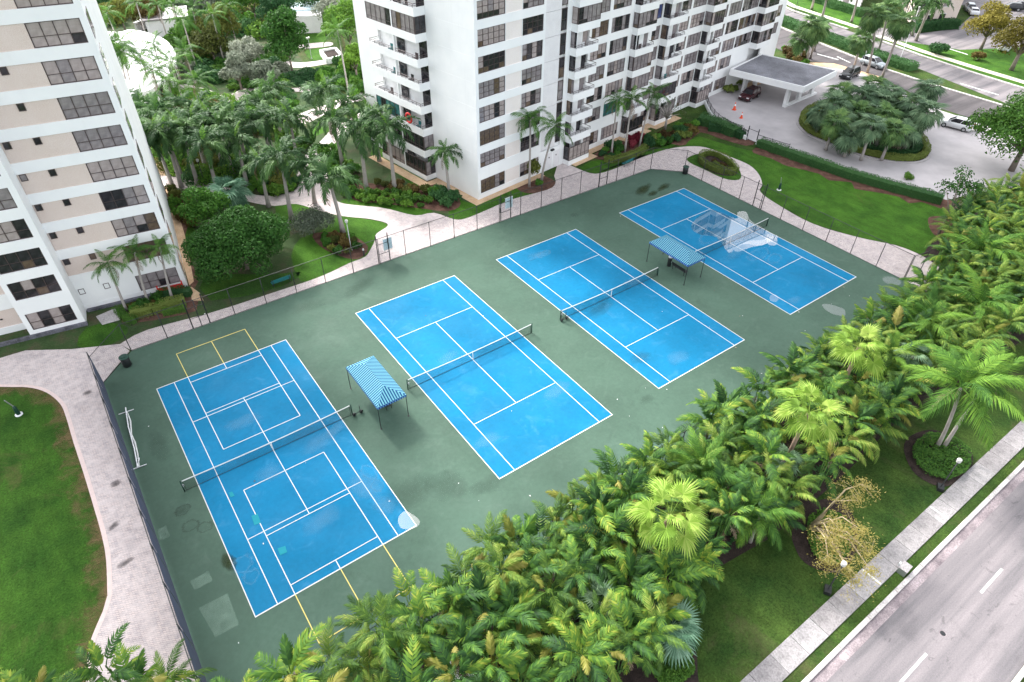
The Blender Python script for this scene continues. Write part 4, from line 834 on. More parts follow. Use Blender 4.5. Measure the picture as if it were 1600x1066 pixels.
# ------------------------------------------------------------------ porte-cochere
PC = thing('entrance_canopy', (0,0,0), 0, 'flat grey roofed white entrance canopy over the driveway', 'canopy')
ZR = 4.05; RF = [(93.08, 42.98), (103.97, 45.31), (107.09, 32.79), (95.88, 31.08)]
RF = ccw(RF)
MB().prism(offset(RF, -.35), ZR-.35, ZR-.10).build('roof_deck', mottled('grey_roof_felt', [(.3,(.10,.10,.115)),(.5,(.17,.17,.19)),(.7,(.26,.26,.29))], .18, 8, .85), PC)
fa = MB(); inn = offset(RF, -.32); n = len(RF)
for i in range(n):
    a, b, c, d = RF[i], RF[(i+1)%n], inn[(i+1)%n], inn[i]
    fa.add([(*a,ZR-.95),(*b,ZR-.95),(*c,ZR-.95),(*d,ZR-.95),(*a,ZR),(*b,ZR),(*c,ZR),(*d,ZR)], [(0,1,5,4),(1,2,6,5),(2,3,7,6),(3,0,4,7),(4,5,6,7),(3,2,1,0)])
fa.build('fascia', M['white'], PC); MB().sheet(offset(RF,-.33), ZR-.6).build('soffit', M['white'], PC)
for p in [(96.9, 34.05), (100.78, 34.46), (104.56, 34.7), (96.49, 41.97), (100.02, 42.54), (103.4, 42.92)]:
    MB().box(p[0]-.35,p[0]+.35,p[1]-.25,p[1]+.25,0,ZR-.6).build('column', M['white'], PC)
a_, b_ = [(96.26, 33.82), (105.79, 34.59)]
m = MB(); strip(m, [a_, b_], .5, 0, .35); m.build('plinth', M['white'], PC)
a_, b_ = [(98.86, 42.95), (106.24, 43.76)]; m = MB(); strip(m, [a_, b_], .8, 0, .6); m.build('plinth', M['tanpath'], PC)

# white driveway wall with picket fence
DW = smooth_poly([(89.52, 44.55), (86.11, 40.73), (83.27, 36.95), (82.06, 34.18), (81.53, 31.11), (81.11, 28.91)], 4, False); DW2 = smooth_poly([(81.17, 27.27), (81.72, 23.77), (82.58, 19.95), (83.25, 13.64), (85.37, 7), (86.54, 3.54)], 3, False)
for pts, lab in ((DW,'curved low white wall with dark pickets beside the driveway'),(DW2,'straight low white wall below the driveway beside the hedge')):
    w = thing('driveway_wall', (0,0,0), 0, lab, 'wall'); m = MB(); strip(m, pts, .3, 0, .55); m.build('wall', M['white'], w)
    K = len(pts) if pts is DW else 5
    r_ = MB()
    for a, b in zip(pts[:K-1], pts[1:K]):
        r_.bar((*a,1.35),(*b,1.35),.05); r_.bar((*a,.65),(*b,.65),.04)
        L = hypot(b[0]-a[0],b[1]-a[1]); q = max(2,int(L/.16))
        for j in range(q): f = j/q; x, y = a[0]+(b[0]-a[0])*f, a[1]+(b[1]-a[1])*f; r_.tube([(x,y,.55),(x,y,1.35)], .012, 4)
    r_.build('pickets', M['black'], w)['kind'] = 'stuff'
    for p in pts[:K:2]: MB().tube([(*p,.5),(*p,1.5)], .04, 6).build('post', M['black'], w)
    if pts is DW2:
        r_ = MB()
        for a, b in zip(pts[K-1:-1], pts[K:]): r_.bar((*a,.75),(*b,.75),.05)
        r_.build('handrail', M['black'], w)
g_ = thing('driveway_gate', (0,0,0), 0, 'narrow dark gate between two posts in the driveway wall', 'gate')
for p in (DW[-1], DW2[0]): MB().tube([(*p,0),(*p,2.1)], .07, 8).build('post', M['black'], g_)
MB().bar((*DW[-1],1.7),(*DW2[0],1.7),.05).bar((*DW[-1],.2),(*DW2[0],.2),.05).build('leaf', M['black'], g_)

# ------------------------------------------------------------------ pool pavilion, garden walls, far buildings
PV = thing('pool_pavilion', (0,0,0), 0, 'low pavilion with bright white curved roof among palms', 'building')
rf = smooth_poly([(2.59, 103.33), (10.67, 120.8), (13.97, 121.99), (17.11, 118.93), (19.35, 119.41), (21.63, 114.95), (22.8, 109.46), (22.55, 102.54), (21.21, 96.49), (18.38, 89.81), (14.75, 84.83), (10.66, 83.84), (8.51, 83.48), (5.86, 84.69)], 3)
MB().prism(rf, 3.55, 4.0).build('roof', M['white'], PV)
inn = offset(rf, -1.2); n = len(inn)
for i in range(0, n):
    a, b = inn[i], inn[(i+1)%n]; m = MB(); m.quad((*a,0),(*b,0),(*b,3.55),(*a,3.55)); m.build('wall_bay', M['gl_dark'] if i % 2 else M['white'], PV)
for i in range(0, n, 2): p = offset(rf,-.5)[i]; MB().box(p[0]-.15,p[0]+.15,p[1]-.15,p[1]+.15,0,3.55).build('column', M['white'], PV)
gw = thing('garden_wall', (0,0,0), 0, 'long pale garden wall running behind the pavilion', 'wall')
m = MB(); strip(m, [(22.17, 133.68), (29.09, 139.4), (36.17, 146.12), (41.38, 149.56)], .6, 0, 1.6); m.build('wall', M['panel'], gw); m = MB(); strip(m, [(22.17, 133.68), (29.09, 139.4), (36.17, 146.12), (41.38, 149.56)], .75, 1.6, 1.75); m.build('coping', M['white'], gw)
gw = thing('low_building', (0,0,0), 0, 'low grey roofed pool building at the top of the garden', 'building')
m = MB(); m.prism([(24.54, 136.07), (32.59, 134.43), (30.66, 126.22), (23.19, 127.81)], 0, 3).build('wall', M['panel'], gw); MB().prism(offset([(24.54, 136.07), (32.59, 134.43), (30.66, 126.22), (23.19, 127.81)],.4), 3.0, 3.3).build('roof', M['frame_grey'], gw)
gw = thing('low_building', (0,0,0), 0, 'low white building with pale blue roof behind the garden trees', 'building')
MB().prism([(50.7, 122.76), (56.08, 120.49), (53.05, 112.77), (48.04, 114.91)], 0, 3.2).build('wall', M['panel'], gw); MB().prism(offset([(51.29, 124.27), (56.72, 122), (54.53, 116.54), (49.4, 118.71)],.3), 3.2, 3.5).build('roof', M['boardblue'], gw)
gw = thing('planter', (0,0,0), 0, 'rectangular white walled planter in the upper garden', 'planter')
pl_ = [(46.67, 99.27), (49.57, 99.2), (48.64, 94.33), (45.54, 93.78)]; m = MB(); strip(m, pl_+pl_[:1], .5, 0, .9); m.build('rim', M['white'], gw); MB().sheet(pl_, .6).build('soil', M['soil'], gw)
# far apartment house beyond the road
def far_house(poly, h, label, m='panel', cols=6, floors=3, face=0):
    b = thing('apartment_house', (0,0,0), 0, label, 'building'); poly = ccw(poly)
    MB().prism(poly, 0, h).build('wall', M[m], b); MB().prism(offset(poly,.3), h, h+.4).build('roof', M['white'], b)
    n = len(poly)
    for i in range(n):
        a, c = Vector(poly[i]), Vector(poly[(i+1)%n]); d = c-a; L = d.length; d.normalize(); nn = Vector((d.y,-d.x))
        k = int(L/3.2)
        for j in range(k):
            for f in range(floors):
                w = MB().box(0,1.6,-.06,.04,0,1.4).build('window', M['gl_dark' if (i+j+f) % 3 else 'gl_blind2'], b)
                p = a+d*(.8+j*3.2)+nn*0; w.location = (p.x,p.y,1+f*2.8); w.rotation_euler = (0,0,atan2(d.y,d.x))
                fr = MB().box(-.08,1.68,-.10,-.062,-.08,-.003).box(-.08,1.68,-.10,-.062,1.403,1.5).mesh('frame', M['white']); obj('frame', fr, w)
    return b
far_house([(161.62, 75.29), (158.75, 60.17), (193.18, 78.05), (201.25, 103.15)], 9, 'pale apartment house with columns beyond the far road')
far_house([(156.95, 47.06), (168.68, 43.46), (210.98, 66.55), (199.09, 74.23)], 9, 'pink white apartment house end wall beyond the far road', 'beige')



# ================================================================== vegetation: meshes
rv = random.Random(3)
def frond_mesh(L, W, n, bend, vup, droop, lw, mat, plume=0., stalk=.12, r0=.03, seed=0):
    r = random.Random(seed); m = MB(); K = 8; pts = [Vector((0,0,0))]; tan = []
    for i in range(K):
        a = -bend*((i+.5)/K)**1.3; t_ = Vector((cos(a),0,sin(a))); tan.append(t_); pts.append(pts[-1]+t_*L/K)
    m.tube(pts, [r0*(1-.85*i/K) for i in range(K+1)], 3, 0, False)
    def at(t):
        f = min(t*K, K-.001); i = int(f); return pts[i].lerp(pts[i+1], f-i), tan[i]
    for i in range(n):
        t = stalk+(1-stalk)*(i+.4)/n; p, tg = at(t); up = tg.cross(Vector((0,1,0)))*-1
        u = (t-stalk)/(1-stalk); l = W*(.35+.65*sin(pi*min(1,u*.85+.12)))*(1-.35*u)
        for s in (-1, 1):
            sw = R(22)+R(42)*u+r.uniform(-.08,.08); va = vup+plume*r.uniform(-1,1)
            d = Vector((0,s,0))*cos(sw)*cos(va)+tg*sin(sw)+up*sin(va)*cos(sw); d.normalize()
            ll = l*r.uniform(.88,1.1); w2 = tg*lw*.5
            mid = p+d*ll*.48; tip = p+d*ll+Vector((0,0,-droop*ll))
            m.add([p-w2*.5, mid-w2, tip, mid+w2, p+w2*.5], [(0,1,2,3,4)])
    return m.mesh('frond', mat)
def fan_mesh(Lp, Rr, n, spread, droop, mat, bend=.3, seed=0):
    r = random.Random(seed); m = MB(); e = Vector((Lp*cos(bend*.5),0,-Lp*sin(bend*.5))); m.tube([(0,0,0), e*.5+Vector((0,0,.04)), e], [.025,.02,.012], 3, 0, False)
    tl = -bend-.15
    X = Vector((cos(tl),0,sin(tl))); Y = Vector((0,1,0)); Z = X.cross(Y)
    for k in range(n):
        a0 = -spread+2*spread*k/n; a1 = -spread+2*spread*(k+1)/n; am = (a0+a1)/2
        D = lambda a: X*cos(a)+Y*sin(a)
        rr = Rr*(1-.25*abs(am)/spread)*r.uniform(.9,1.08)
        f = .05*Rr; cup = .18*abs(sin(am))
        m0 = e+D(a0)*rr*.62+Z*(cup*rr*.6); m1 = e+D(a1)*rr*.62+Z*(cup*rr*.6); md = e+D(am)*rr*.6+Z*(f+cup*rr*.6)
        tip = e+D(am)*rr+Vector((0,0,-droop*rr*r.uniform(.5,1.3)))+Z*cup*rr*.5
        m.add([e, m0, md, m1, tip], [(0,1,2),(0,2,3),(1,4,2),(2,4,3)])
    return m.mesh('frond', mat)
FR = {
 'royal': [frond_mesh(3.1,.72,30,1.25+.28*i,-.15,.35,.17,M['royal'],.8,.14,.035,i) for i in range(4)],
 'royal_new': [frond_mesh(2.6,.60,22,.75,.1,.3,.10,M['freshleaf'],.6,.14,.035,9)],
 'coco': [frond_mesh(2.7,.75,24,.95+.3*i,.05,.45,.085,M['coco'],.25,.14,.03,10+i) for i in range(3)],
 'bigcoco': [frond_mesh(3.6,1.0,30,.85+.3*i,.1,.5,.10,M['freshleaf'],.15,.14,.04,20+i) for i in range(3)],
 'hedge': [frond_mesh(1.9+.22*i,.66,13,.75+.24*i,.50-.12*i,.20,.24-.015*i,M['hedgeleaf'],.10,.20,.035,30+i) for i in range(5)],
 'areca': [frond_mesh(2.0+.15*i,.55,22,1.0+.25*i,.35-.1*i,.35,.085,M['arecaleaf'],.2,.2,.03,90+i) for i in range(3)],
 'hedge_dead': [frond_mesh(1.5,.42,13,.6,-.3,.5,.07,M['deadleaf'],.5,.2,.025,40)],
 'hedge_yellow': [frond_mesh(2.0,.6,13,1.2,.35,.25,.22,M['yellowleaf'],.15,.22,.03,41)],
 'limefan': [fan_mesh(1.25+.1*i,.92+.08*i,26,R(150),.42,M['limeleaf'],.30+.22*i,50+i) for i in range(3)],
 'silverfan': [fan_mesh(.85,.95+.1*i,20,R(120),.35,M['silverfan'],.25+.2*i,60+i) for i in range(3)],
 'fan': [fan_mesh(.85,.85+.1*i,16,R(125),.45,M['fan'],.3+.25*i,70+i) for i in range(3)],
 'greenfan': [fan_mesh(.85,.85+.1*i,16,R(125),.45,M['greenfan'],.3+.25*i,75+i) for i in range(3)],
 'dead': [frond_mesh(2.6,.5,16,1.2,-.3,.8,.08,M['deadleaf'],.4,.2,.03,80)],
 'deadfan': [fan_mesh(.8,.7,12,R(100),.6,M['deadleaf'],.6,81)],
}
KIND = {  # fronds, bark, base radius, top radius, crownshaft, elevation range young-old, count
 'royal': ('royal','palmbark',.24,.13,True,76,-20,18), 'coco': ('coco','palmbark',.14,.09,False,75,-30,14), 'bigcoco': ('bigcoco','palmbark',.13,.09,False,80,-8,16),
 'limefan': ('limefan','tanbark',.17,.13,False,72,-22,17), 'silverfan': ('silverfan','tanbark',.16,.13,False,78,-35,22), 'greenfan': ('greenfan','palmbark',.17,.14,False,86,-62,34), 'fan': ('fan','palmbark',.17,.14,False,86,-62,34),
}
def palm(loc, h, kind, label, group=None, top=None, s=1.0, n=None, name='palm_tree', dead=1, z0=0):
    fk, bark, r0, r1, shaft, e1, e0, cnt = KIND[kind]; cnt = n or cnt
    p = thing(name, (loc[0],loc[1],z0), 0, label, 'palm', group)
    tx, ty = (top[0]-loc[0], top[1]-loc[1]) if top else (rv.uniform(-.25,.25), rv.uniform(-.25,.25))
    K = 6; tr = MB(); pts = [(tx*(i/K)**1.5, ty*(i/K)**1.5, h*i/K) for i in range(K+1)]
    bulge = [1.25 if i == 0 else (1.05 if i == 1 else 1) for i in range(K+1)]
    tr.tube(pts, [(r0+(r1-r0)*i/K)*bulge[i]*s**.5 for i in range(K+1)], 9); tr.build('trunk', M[bark], p, True)
    T = Vector(pts[-1])
    if shaft:
        MB().tube([T+Vector((0,0,-.05)), T+Vector((0,0,.5*s)), T+Vector((0,0,1.15*s))], [r1*1.25*s**.5, r1*1.15*s**.5, r1*.45], 9).build('crownshaft', M['shaft'], p, True); T = T+Vector((0,0,.95*s))
    az0 = rv.random()*7
    for i in range(cnt):
        f = i/(cnt-1); el = R(e1+(e0-e1)*f**.85+rv.uniform(-7,7)); az = az0+i*2.39996+rv.uniform(-.2,.2)
        key = fk
        if kind == 'royal' and i == 0: key = 'royal_new'; el = R(84)
        if dead and f > .9 and rv.random() < .5*dead: key = 'deadfan' if 'fan' in kind else 'dead'; el -= .5
        mesh = FR[key][rv.randrange(len(FR[key]))]; sc = s*rv.uniform(.85,1.08)*(.8 if i < 2 else 1)
        obj('frond', mesh, p, T, (rv.uniform(-.25,.25), -el, az), sc)
    return p
def crown_mesh(lobes, n, size, mat, seed=0, shell=.55, name='crown'):
    r = random.Random(seed); m = MB(); tot = sum(l[3]**2 for l in lobes)
    for (x,y,z,R_) in lobes:
        sq = 1.0
        for _ in range(int(n*R_**2/tot)):
            d = Vector((r.gauss(0,1), r.gauss(0,1), r.gauss(0,1))); d.normalize()
            if d.z < -.35 and r.random() < .75: d.z *= -.6
            rr = R_*(shell+(1-shell)*r.random()**.5)*(1+.16*noise.noise(d*2.3+Vector((seed,x,y))))
            c = Vector((x,y,z))+Vector((d.x,d.y,d.z*.82))*rr
            nn = (d+Vector((r.gauss(0,.55), r.gauss(0,.55), r.gauss(0,.55)))).normalized()
            a = nn.cross(Vector((r.gauss(0,1), r.gauss(0,1), r.gauss(0,1)))).normalized(); b = nn.cross(a); s = size*r.uniform(.65,1.35)
            m.add([c-a*s, c-b*s*.5, c+a*s, c+b*s*.5], [(0,1,2,3)])
    return m.mesh(name, mat)
def lobes_dome(Rr, H, n, seed, lob=.45, z0=.35):
    r = random.Random(seed); out = [(0,0,H*.62,Rr*.62)]
    for k in range(n):
        a = 2.4*k+r.uniform(-.3,.3); q = sqrt((k+.6)/n); e = r.uniform(.78,1.12)
        out.append((cos(a)*q*Rr*.72, sin(a)*q*Rr*.72, H*(z0+(1-z0)*sqrt(max(0,1-q*q*.85)))*e-Rr*lob*.35, Rr*lob*r.uniform(.6,1.25)))
    return out
def tree(loc, Rr, H, mat, label, n=4500, size=.16, seed=0, group=None, nl=11, trunk='wood', lob=.45, z0=.35, shell=.55, top=(0,0), cat='tree', name='broadleaf_tree', tr=.16):
    t_ = thing(name, (loc[0],loc[1],0), 0, label, cat, group); lb = lobes_dome(Rr, H, nl, seed, lob, z0); lb = [(x+top[0],y+top[1],z,q) for x,y,z,q in lb]
    m = MB(); hb = H*.35; m.tube([(0,0,-.05),(top[0]*.3,top[1]*.3,hb)], [tr*1.4,tr*.9], 8)
    for (x,y,z,q) in lb[1:]: m.tube([(top[0]*.3,top[1]*.3,hb*.9),((x+top[0]*.3)*.5,(y+top[1]*.3)*.5,hb+(z-hb)*.55),(x,y,z)], [tr*.7,tr*.4,tr*.12], 5)
    m.build('trunk', M[trunk], t_, True); obj('crown', crown_mesh(lb, n, size, M[mat], seed, shell), t_); return t_
_shc = {}
def shrub(loc, Rr, H, mat, label, group=None, n=700, size=.12, name='shrub', cat='shrub'):
    key = (mat, n, size, rv.randrange(3))
    if key not in _shc:
        r = random.Random(key[3]*13+len(mat)); lb = [(0,0,.45,.55)]+[(cos(2.1*k)*.5*r.uniform(.7,1.1), sin(2.1*k)*.5*r.uniform(.7,1.1), .32+r.uniform(0,.25), .42*r.uniform(.8,1.2)) for k in range(6)]
        st_ = MB()
        for k in range(4): st_.tube([(0,0,0),(cos(k*1.6)*.35,sin(k*1.6)*.35,.5)], [.04,.015], 4)
        _shc[key] = (crown_mesh(lb, n, size, M[mat], key[3], .5, 'foliage'), st_.mesh('stem', M['wood']))
    f, s_ = _shc[key]; t_ = thing(name, (loc[0],loc[1],0), rv.random()*6, label, cat, group)
    t_.scale = (Rr,Rr,H); obj('foliage', f, t_); obj('stem', s_, t_); return t_
def leafbox(pts, w, h, n_per_m, size, mat, seed=0, z0=0, closed=False):
    """clipped hedge: a strip along pts, leaves over its top and sides"""
    r = random.Random(seed); m = MB(); pts = [Vector((p[0],p[1])) for p in pts]
    if closed: pts = pts+[pts[0]]
    for a, b in zip(pts[:-1], pts[1:]):
        d = b-a; L = d.length
        if L < .01: continue
        d.normalize(); nn = Vector((-d.y,d.x))
        for _ in range(int(L*n_per_m)):
            u = r.random()*L; q = r.random(); tot = w+2*h
            x = q*tot
            if x < w: off, z, nr = x-w/2, h, Vector((0,0,1))
            elif x < w+h: off, z, nr = -w/2, x-w, Vector((-nn.x,-nn.y,0))
            else: off, z, nr = w/2, x-w-h, Vector((nn.x,nn.y,0))
            p2 = a+d*u+nn*off; wob = .22*noise.noise((p2.x*.9, p2.y*.9, z*.9+seed))
            c = Vector((p2.x,p2.y,z0+max(.03,z)))+nr*(wob+r.uniform(-.08,.05))
            v = (nr+Vector((r.gauss(0,.5),r.gauss(0,.5),r.gauss(0,.5)))).normalized(); e = v.cross(Vector((r.gauss(0,1),r.gauss(0,1),r.gauss(0,1)))).normalized(); g = v.cross(e); s = size*r.uniform(.7,1.3)
            m.add([c-e*s, c-g*s*.55, c+e*s, c+g*s*.55], [(0,1,2,3)])
        m.prism([tuple(a-nn*(w/2-.2)),tuple(b-nn*(w/2-.2)),tuple(b+nn*(w/2-.2)),tuple(a+nn*(w/2-.2))], z0, z0+h-.2)
    return m.mesh('foliage', M[mat])
def hedge(pts, w, h, mat, label, group=None, dens=420, size=.075, closed=False, z0=0):
    t_ = thing('clipped_hedge', (0,0,0), 0, label, 'hedge', group); obj('foliage', leafbox(pts, w, h, dens, size, mat, rv.randrange(99), z0, closed), t_)
    return t_
def scatter(poly, n, dmin, r):
    xs = [p[0] for p in poly]; ys = [p[1] for p in poly]; out = []; tries = 0
    while len(out) < n and tries < n*60:
        tries += 1; p = (r.uniform(min(xs),max(xs)), r.uniform(min(ys),max(ys)))
        if inside(p, poly) and all((p[0]-q[0])**2+(p[1]-q[1])**2 > dmin*dmin for q in out): out.append(p)
    return out

# ================================================================== the palm hedge in front of the courts
HZ = [(-17,2.4),(-12,1.0),(-8,-.6),(-4.2,-2.6),(-3.7,-6.35),(66,-6.4),(68.5,-4.6),(75,-2.2),(84,-.9),(93,-1.8),(93,-13.4),(66,-14.2),(54,-13.7),(47,-13.2),(38,-13.9),(30,-14.1),(23.5,-13.2),(20,-15.2),(17.0,-15.6),(8,-13.5),(-4,-9.5),(-17,-3)]
stem_m = []
for k in range(4):
    m = MB(); r = random.Random(k)
    for j in range(4): a = j*1.6+r.random(); m.tube([(cos(a)*.12,sin(a)*.12,0),(cos(a)*.32,sin(a)*.32,1.0)], [.05,.035], 5)
    stem_m.append(m.mesh('stems', M['shaft']))
rh = random.Random(21)
spots = scatter(HZ, 298, 1.42, rh)
ZONES = ((-4,'left of the windscreen fence end'),(12,'before the pickleball court'),(31,'before the second court'),(47,'before the third court'),(66,'before the farthest court'),(200,'right of the farthest court'))
CLEAR = [(21.24, -11.37), (34.62, -11.53), (43.75, -9.84), (20.38, -11.68), (33.43, -11.88), (42.39, -10.18)]
for (x, y) in spots:
    if any(hypot(x-c[0], y-c[1]) < 1.15 for c in CLEAR): continue
    depth = min(1, max(0, (-y-6.6)/2.0)); edge = y > -7.6
    zone = next(n for q, n in ZONES if x < q); row = 'court side' if y > -8.6 else ('middle' if y > -10.8 else 'road side')
    h = rh.uniform(2.3,3.6)+.9*depth*rh.random()**2+(.5 if x > 66 else 0)+(1.6 if x < -3.5 else 2.6 if x < 3 else 1.6 if x < 8 else .8 if x < 16 else 0)*rh.uniform(.8,1.15)
    p = thing('hedge_palm', (x,y,0), rh.random()*6, 'bushy clump palm %s, %s row of the hedge' % (zone, row), 'palm', 'clump palms of the dense hedge, %s, %s row' % (zone, row))
    o = obj('stems', stem_m[rh.randrange(4)], p); o.scale = (1,1,h)
    az = rh.random()*6; N = rh.choice((14,16,18)); lush = rh.uniform(.78,1.12); fine = rh.random() < (.75 if x > 46 else .40); dying = rh.random() < .3
    for i in range(N):
        f = i/(N-1); el = R(78-84*f+rh.uniform(-14,14)); a = az+i*2.39996
        q = rh.random(); key = 'hedge_dead' if (f > .55 and q < (.42 if dying else .16)) else ('hedge_yellow' if q > (.88 if dying else .96) else 'hedge')
        if key == 'hedge_dead': el = -R(rh.uniform(15,60))
        if key == 'hedge' and fine: key = 'areca'
        ms = FR[key]; off = .3*rh.random(); hh = h*(1 if f < .6 else rh.uniform(.6,.95))
        obj('frond', ms[rh.randrange(len(ms))], p, (cos(a)*off,sin(a)*off,hh), (rh.uniform(-.4,.4), -el, a), lush*rh.uniform(.75,1.1))
ug = MB(); r = random.Random(4)
for _ in range(16000):
    x, y = r.uniform(-13,92), r.uniform(-16,-2.5)
    if not inside((x,y), HZ): continue
    c = Vector((x,y,r.uniform(.1,1.3))); v = Vector((r.gauss(0,.6),r.gauss(0,.6),1)).normalized(); e = v.cross(Vector((r.gauss(0,1),r.gauss(0,1),.1))).normalized(); g = v.cross(e); s = r.uniform(.12,.34)
    ug.add([c-e*s, c-g*s*.4, c+e*s, c+g*s*.4], [(0,1,2,3)])
tag(ug.build('undergrowth', M['hedgegreen']), 'dark leafy undergrowth filling the palm hedge', 'undergrowth', kind='stuff')
palm((21.24, -11.37), 7.2, 'limefan', 'lime green fan palm with bare tan trunk nearest the camera in the hedge', top=(20.91, -12.19), s=1.0)
palm((34.62, -11.53), 7.6, 'limefan', 'lime green fan palm on leaning tan trunk, middle of three in the hedge', top=(33.7, -12.04), s=1.0)
palm((43.75, -9.84), 7.2, 'limefan', 'lime green fan palm with tan trunk, farthest of three in the hedge', top=(42.87, -9.97), s=1.0)
palm((18.78, -15.51), 2.0, 'silverfan', 'low silvery fan palm at the hedge edge beside the verge lawn', s=1.1)
palm((27.4, -9.44), 3.2, 'bigcoco', 'feathery green palm rising from the hedge beside the nearest fan palm', s=.95, n=15)
palm((28.42, -13.88), 3.0, 'bigcoco', 'feathery green palm at the lawn side of the hedge', s=.8, n=13)
palm((49.32, -10.29), 3.2, 'bigcoco', 'dark feathery palm in the hedge near the coconut pair', s=.9, n=15)
palm((46.66, -16.86), 6.8, 'bigcoco', 'coconut palm with pale leaning trunk in round bed, left of a pair', 'leaning coconut palm pair', top=(45.39, -16.31), s=1.2)
palm((47, -17.17), 6.4, 'bigcoco', 'coconut palm with pale leaning trunk in round bed, right of a pair', 'leaning coconut palm pair', top=(47.9, -16.95), s=1.15, dead=2)
for i, (p, sc, kd, lab) in enumerate((((12.5,-9.6),.85,'coco','small feathery palm in the hedge below the round puddle'),((28,-9.2),.9,'coco','small feathery palm in the hedge below court two'),((41,-9.4),.9,'coco','small feathery palm in the hedge below court three'),((56,-9.5),1.0,'bigcoco','large feathery palm in the hedge near the far court corner'),((62,-11),1.0,'bigcoco','large feathery palm at the right end of the hedge'),((71,-7),1.0,'bigcoco','feathery palm behind the far fence return'),((4.5,-11),.8,'coco','feathery palm in the hedge beside the louvred cabinet'),((33,-12),.75,'fan','green fan palm at the lawn side of the hedge'),((50,-11.5),.85,'fan','green fan palm in the hedge left of the coconut pair'),((16,-12.5),.8,'fan','green fan palm low in the near hedge'))):
    palm(p, 3.3+.25*(i % 3), kd, lab, s=sc*1.15, n=16)
# round beds by the near footpath
def groundcover(poly, h, mat, label, n, size=.09, seed=0):
    r = random.Random(seed); m = MB(); xs = [p[0] for p in poly]; ys = [p[1] for p in poly]
    k = 0
    while k < n:
        p = (r.uniform(min(xs),max(xs)), r.uniform(min(ys),max(ys)))
        if not inside(p, poly): continue
        k += 1; z = h*(.55+.45*noise.noise((p[0]*.8,p[1]*.8,seed)))+r.uniform(-.22,.1)*h
        c = Vector((*p,max(.05,z))); v = Vector((r.gauss(0,.6),r.gauss(0,.6),1)).normalized(); e = v.cross(Vector((r.gauss(0,1),r.gauss(0,1),.1))).normalized(); g = v.cross(e); s = size*r.uniform(.7,1.4)
        m.add([c-e*s, c-g*s*.5, c+e*s, c+g*s*.5], [(0,1,2,3)])
    t_ = thing('groundcover_shrub', (0,0,0), 0, label, 'shrub'); m.build('foliage', M[mat], t_); return t_
groundcover(smooth_poly([(45.56, -15.69), (47.9, -16.15), (48.28, -17.85), (47.6, -18.9), (45.74, -19.34), (44.01, -18.82), (43.43, -17.7), (43.93, -16.45)],3), .75, 'freshleaf', 'low bright green groundcover around the coconut palm pair', 5200, .085, 1)
groundcover(smooth_poly([(33.15, -14.99), (34.62, -15.4), (35.01, -16.62), (33.79, -17.89), (31.75, -18.27), (30.81, -17.5), (31.42, -16.2)],3), .6, 'freshleaf', 'low green groundcover in bed below the golden twiggy tree', 3600, .085, 2)
groundcover(smooth_poly([(17.64, -15.6), (19.08, -15.72), (19.52, -16.71), (18.64, -17.61), (16.81, -16.93)],3), .8, 'freshleaf', 'low green groundcover beside the silvery fan palm', 2600, .085, 3)
# golden, nearly bare tree over the footpath
gt = thing('twiggy_tree', (*(32.45, -15.49),0), 0, 'golden twiggy half bare tree leaning over the footpath', 'tree'); m = MB(); r = random.Random(8); o0 = Vector((*(32.45, -15.49),0)); tips = []
for k, (px_, z_) in enumerate(zip([(33.31, -17.05), (32.09, -18.48), (31.55, -19.45), (29.86, -19.03), (29.46, -18.22), (31.16, -17.54), (34.37, -16.6), (30.44, -17.58), (30.82, -20.22), (29.76, -19.73)], (4.2,3.6,3.0,2.6,2.4,3.4,4.6,3.0,2.6,2.2))):
    e = Vector((px_[0]-o0.x, px_[1]-o0.y, z_)); a = Vector((e.x*.25,e.y*.25,1.6)); b = e*.6+Vector((r.uniform(-.4,.4),r.uniform(-.4,.4),1.0)); m.tube([(0,0,0),a,b,e], [.13,.08,.05,.015], 5)
    for j in range(7):
        q = b.lerp(e, r.random()); w = q+Vector((r.gauss(0,.55),r.gauss(0,.55),r.gauss(-.05,.3))); m.tube([q,w], [.018,.006], 3); tips += [w, e, q.lerp(w,.5)]
m.build('trunk', plain('pale_bark', (.42,.34,.22), .9, .2, 0, .3, 3), gt, True); m = MB()
for w in tips:
    for j in range(22):
        c = w+Vector((r.gauss(0,.24),r.gauss(0,.24),r.gauss(0,.16))); d = Vector((r.gauss(0,1),r.gauss(0,1),r.gauss(0,.5))).normalized(); e = d.cross(Vector((0,0,1))).normalized(); s = r.uniform(.04,.11)
        m.add([c-d*s, c+e*s*.3, c+d*s, c-e*s*.3], [(0,1,2,3)])
m.build('crown', M['goldtwig'], gt)

# ================================================================== garden between the towers
palm((32.53, 43.71), 7.34-.8, 'royal', 'royal palm with pale trunk in front of the tower balconies, right of two', top=(32.71, 44.02), s=1.3)
palm((29.75, 45.83), 7.26-.8, 'royal', 'royal palm with pale trunk in front of the tower balconies, left of two', top=(29.94, 45.91), s=1.35)
palm((37.44, 38.89), 5.38-.7, 'royal', 'short royal palm against the blank white tower wall', top=(37.32, 39.17), s=.82)
palm((23.09, 38.17), 6.14-.8, 'royal', 'stout royal palm in bed beside the fence light pole', top=(22.87, 38.73), s=1.3)
palm((19.53, 44.28), 6.73-.8, 'royal', 'royal palm standing behind the round ficus tree', top=(20.04, 45.11), s=1.3)
palm((23.14, 46.22), 5.4, 'royal', 'royal palm at the fork of the pink garden walk', top=(22.6, 42.94), s=1.15)
palm((18.37, 48.57), 4.6, 'royal', 'smaller royal palm beside the silvery fan palm', s=1.05)
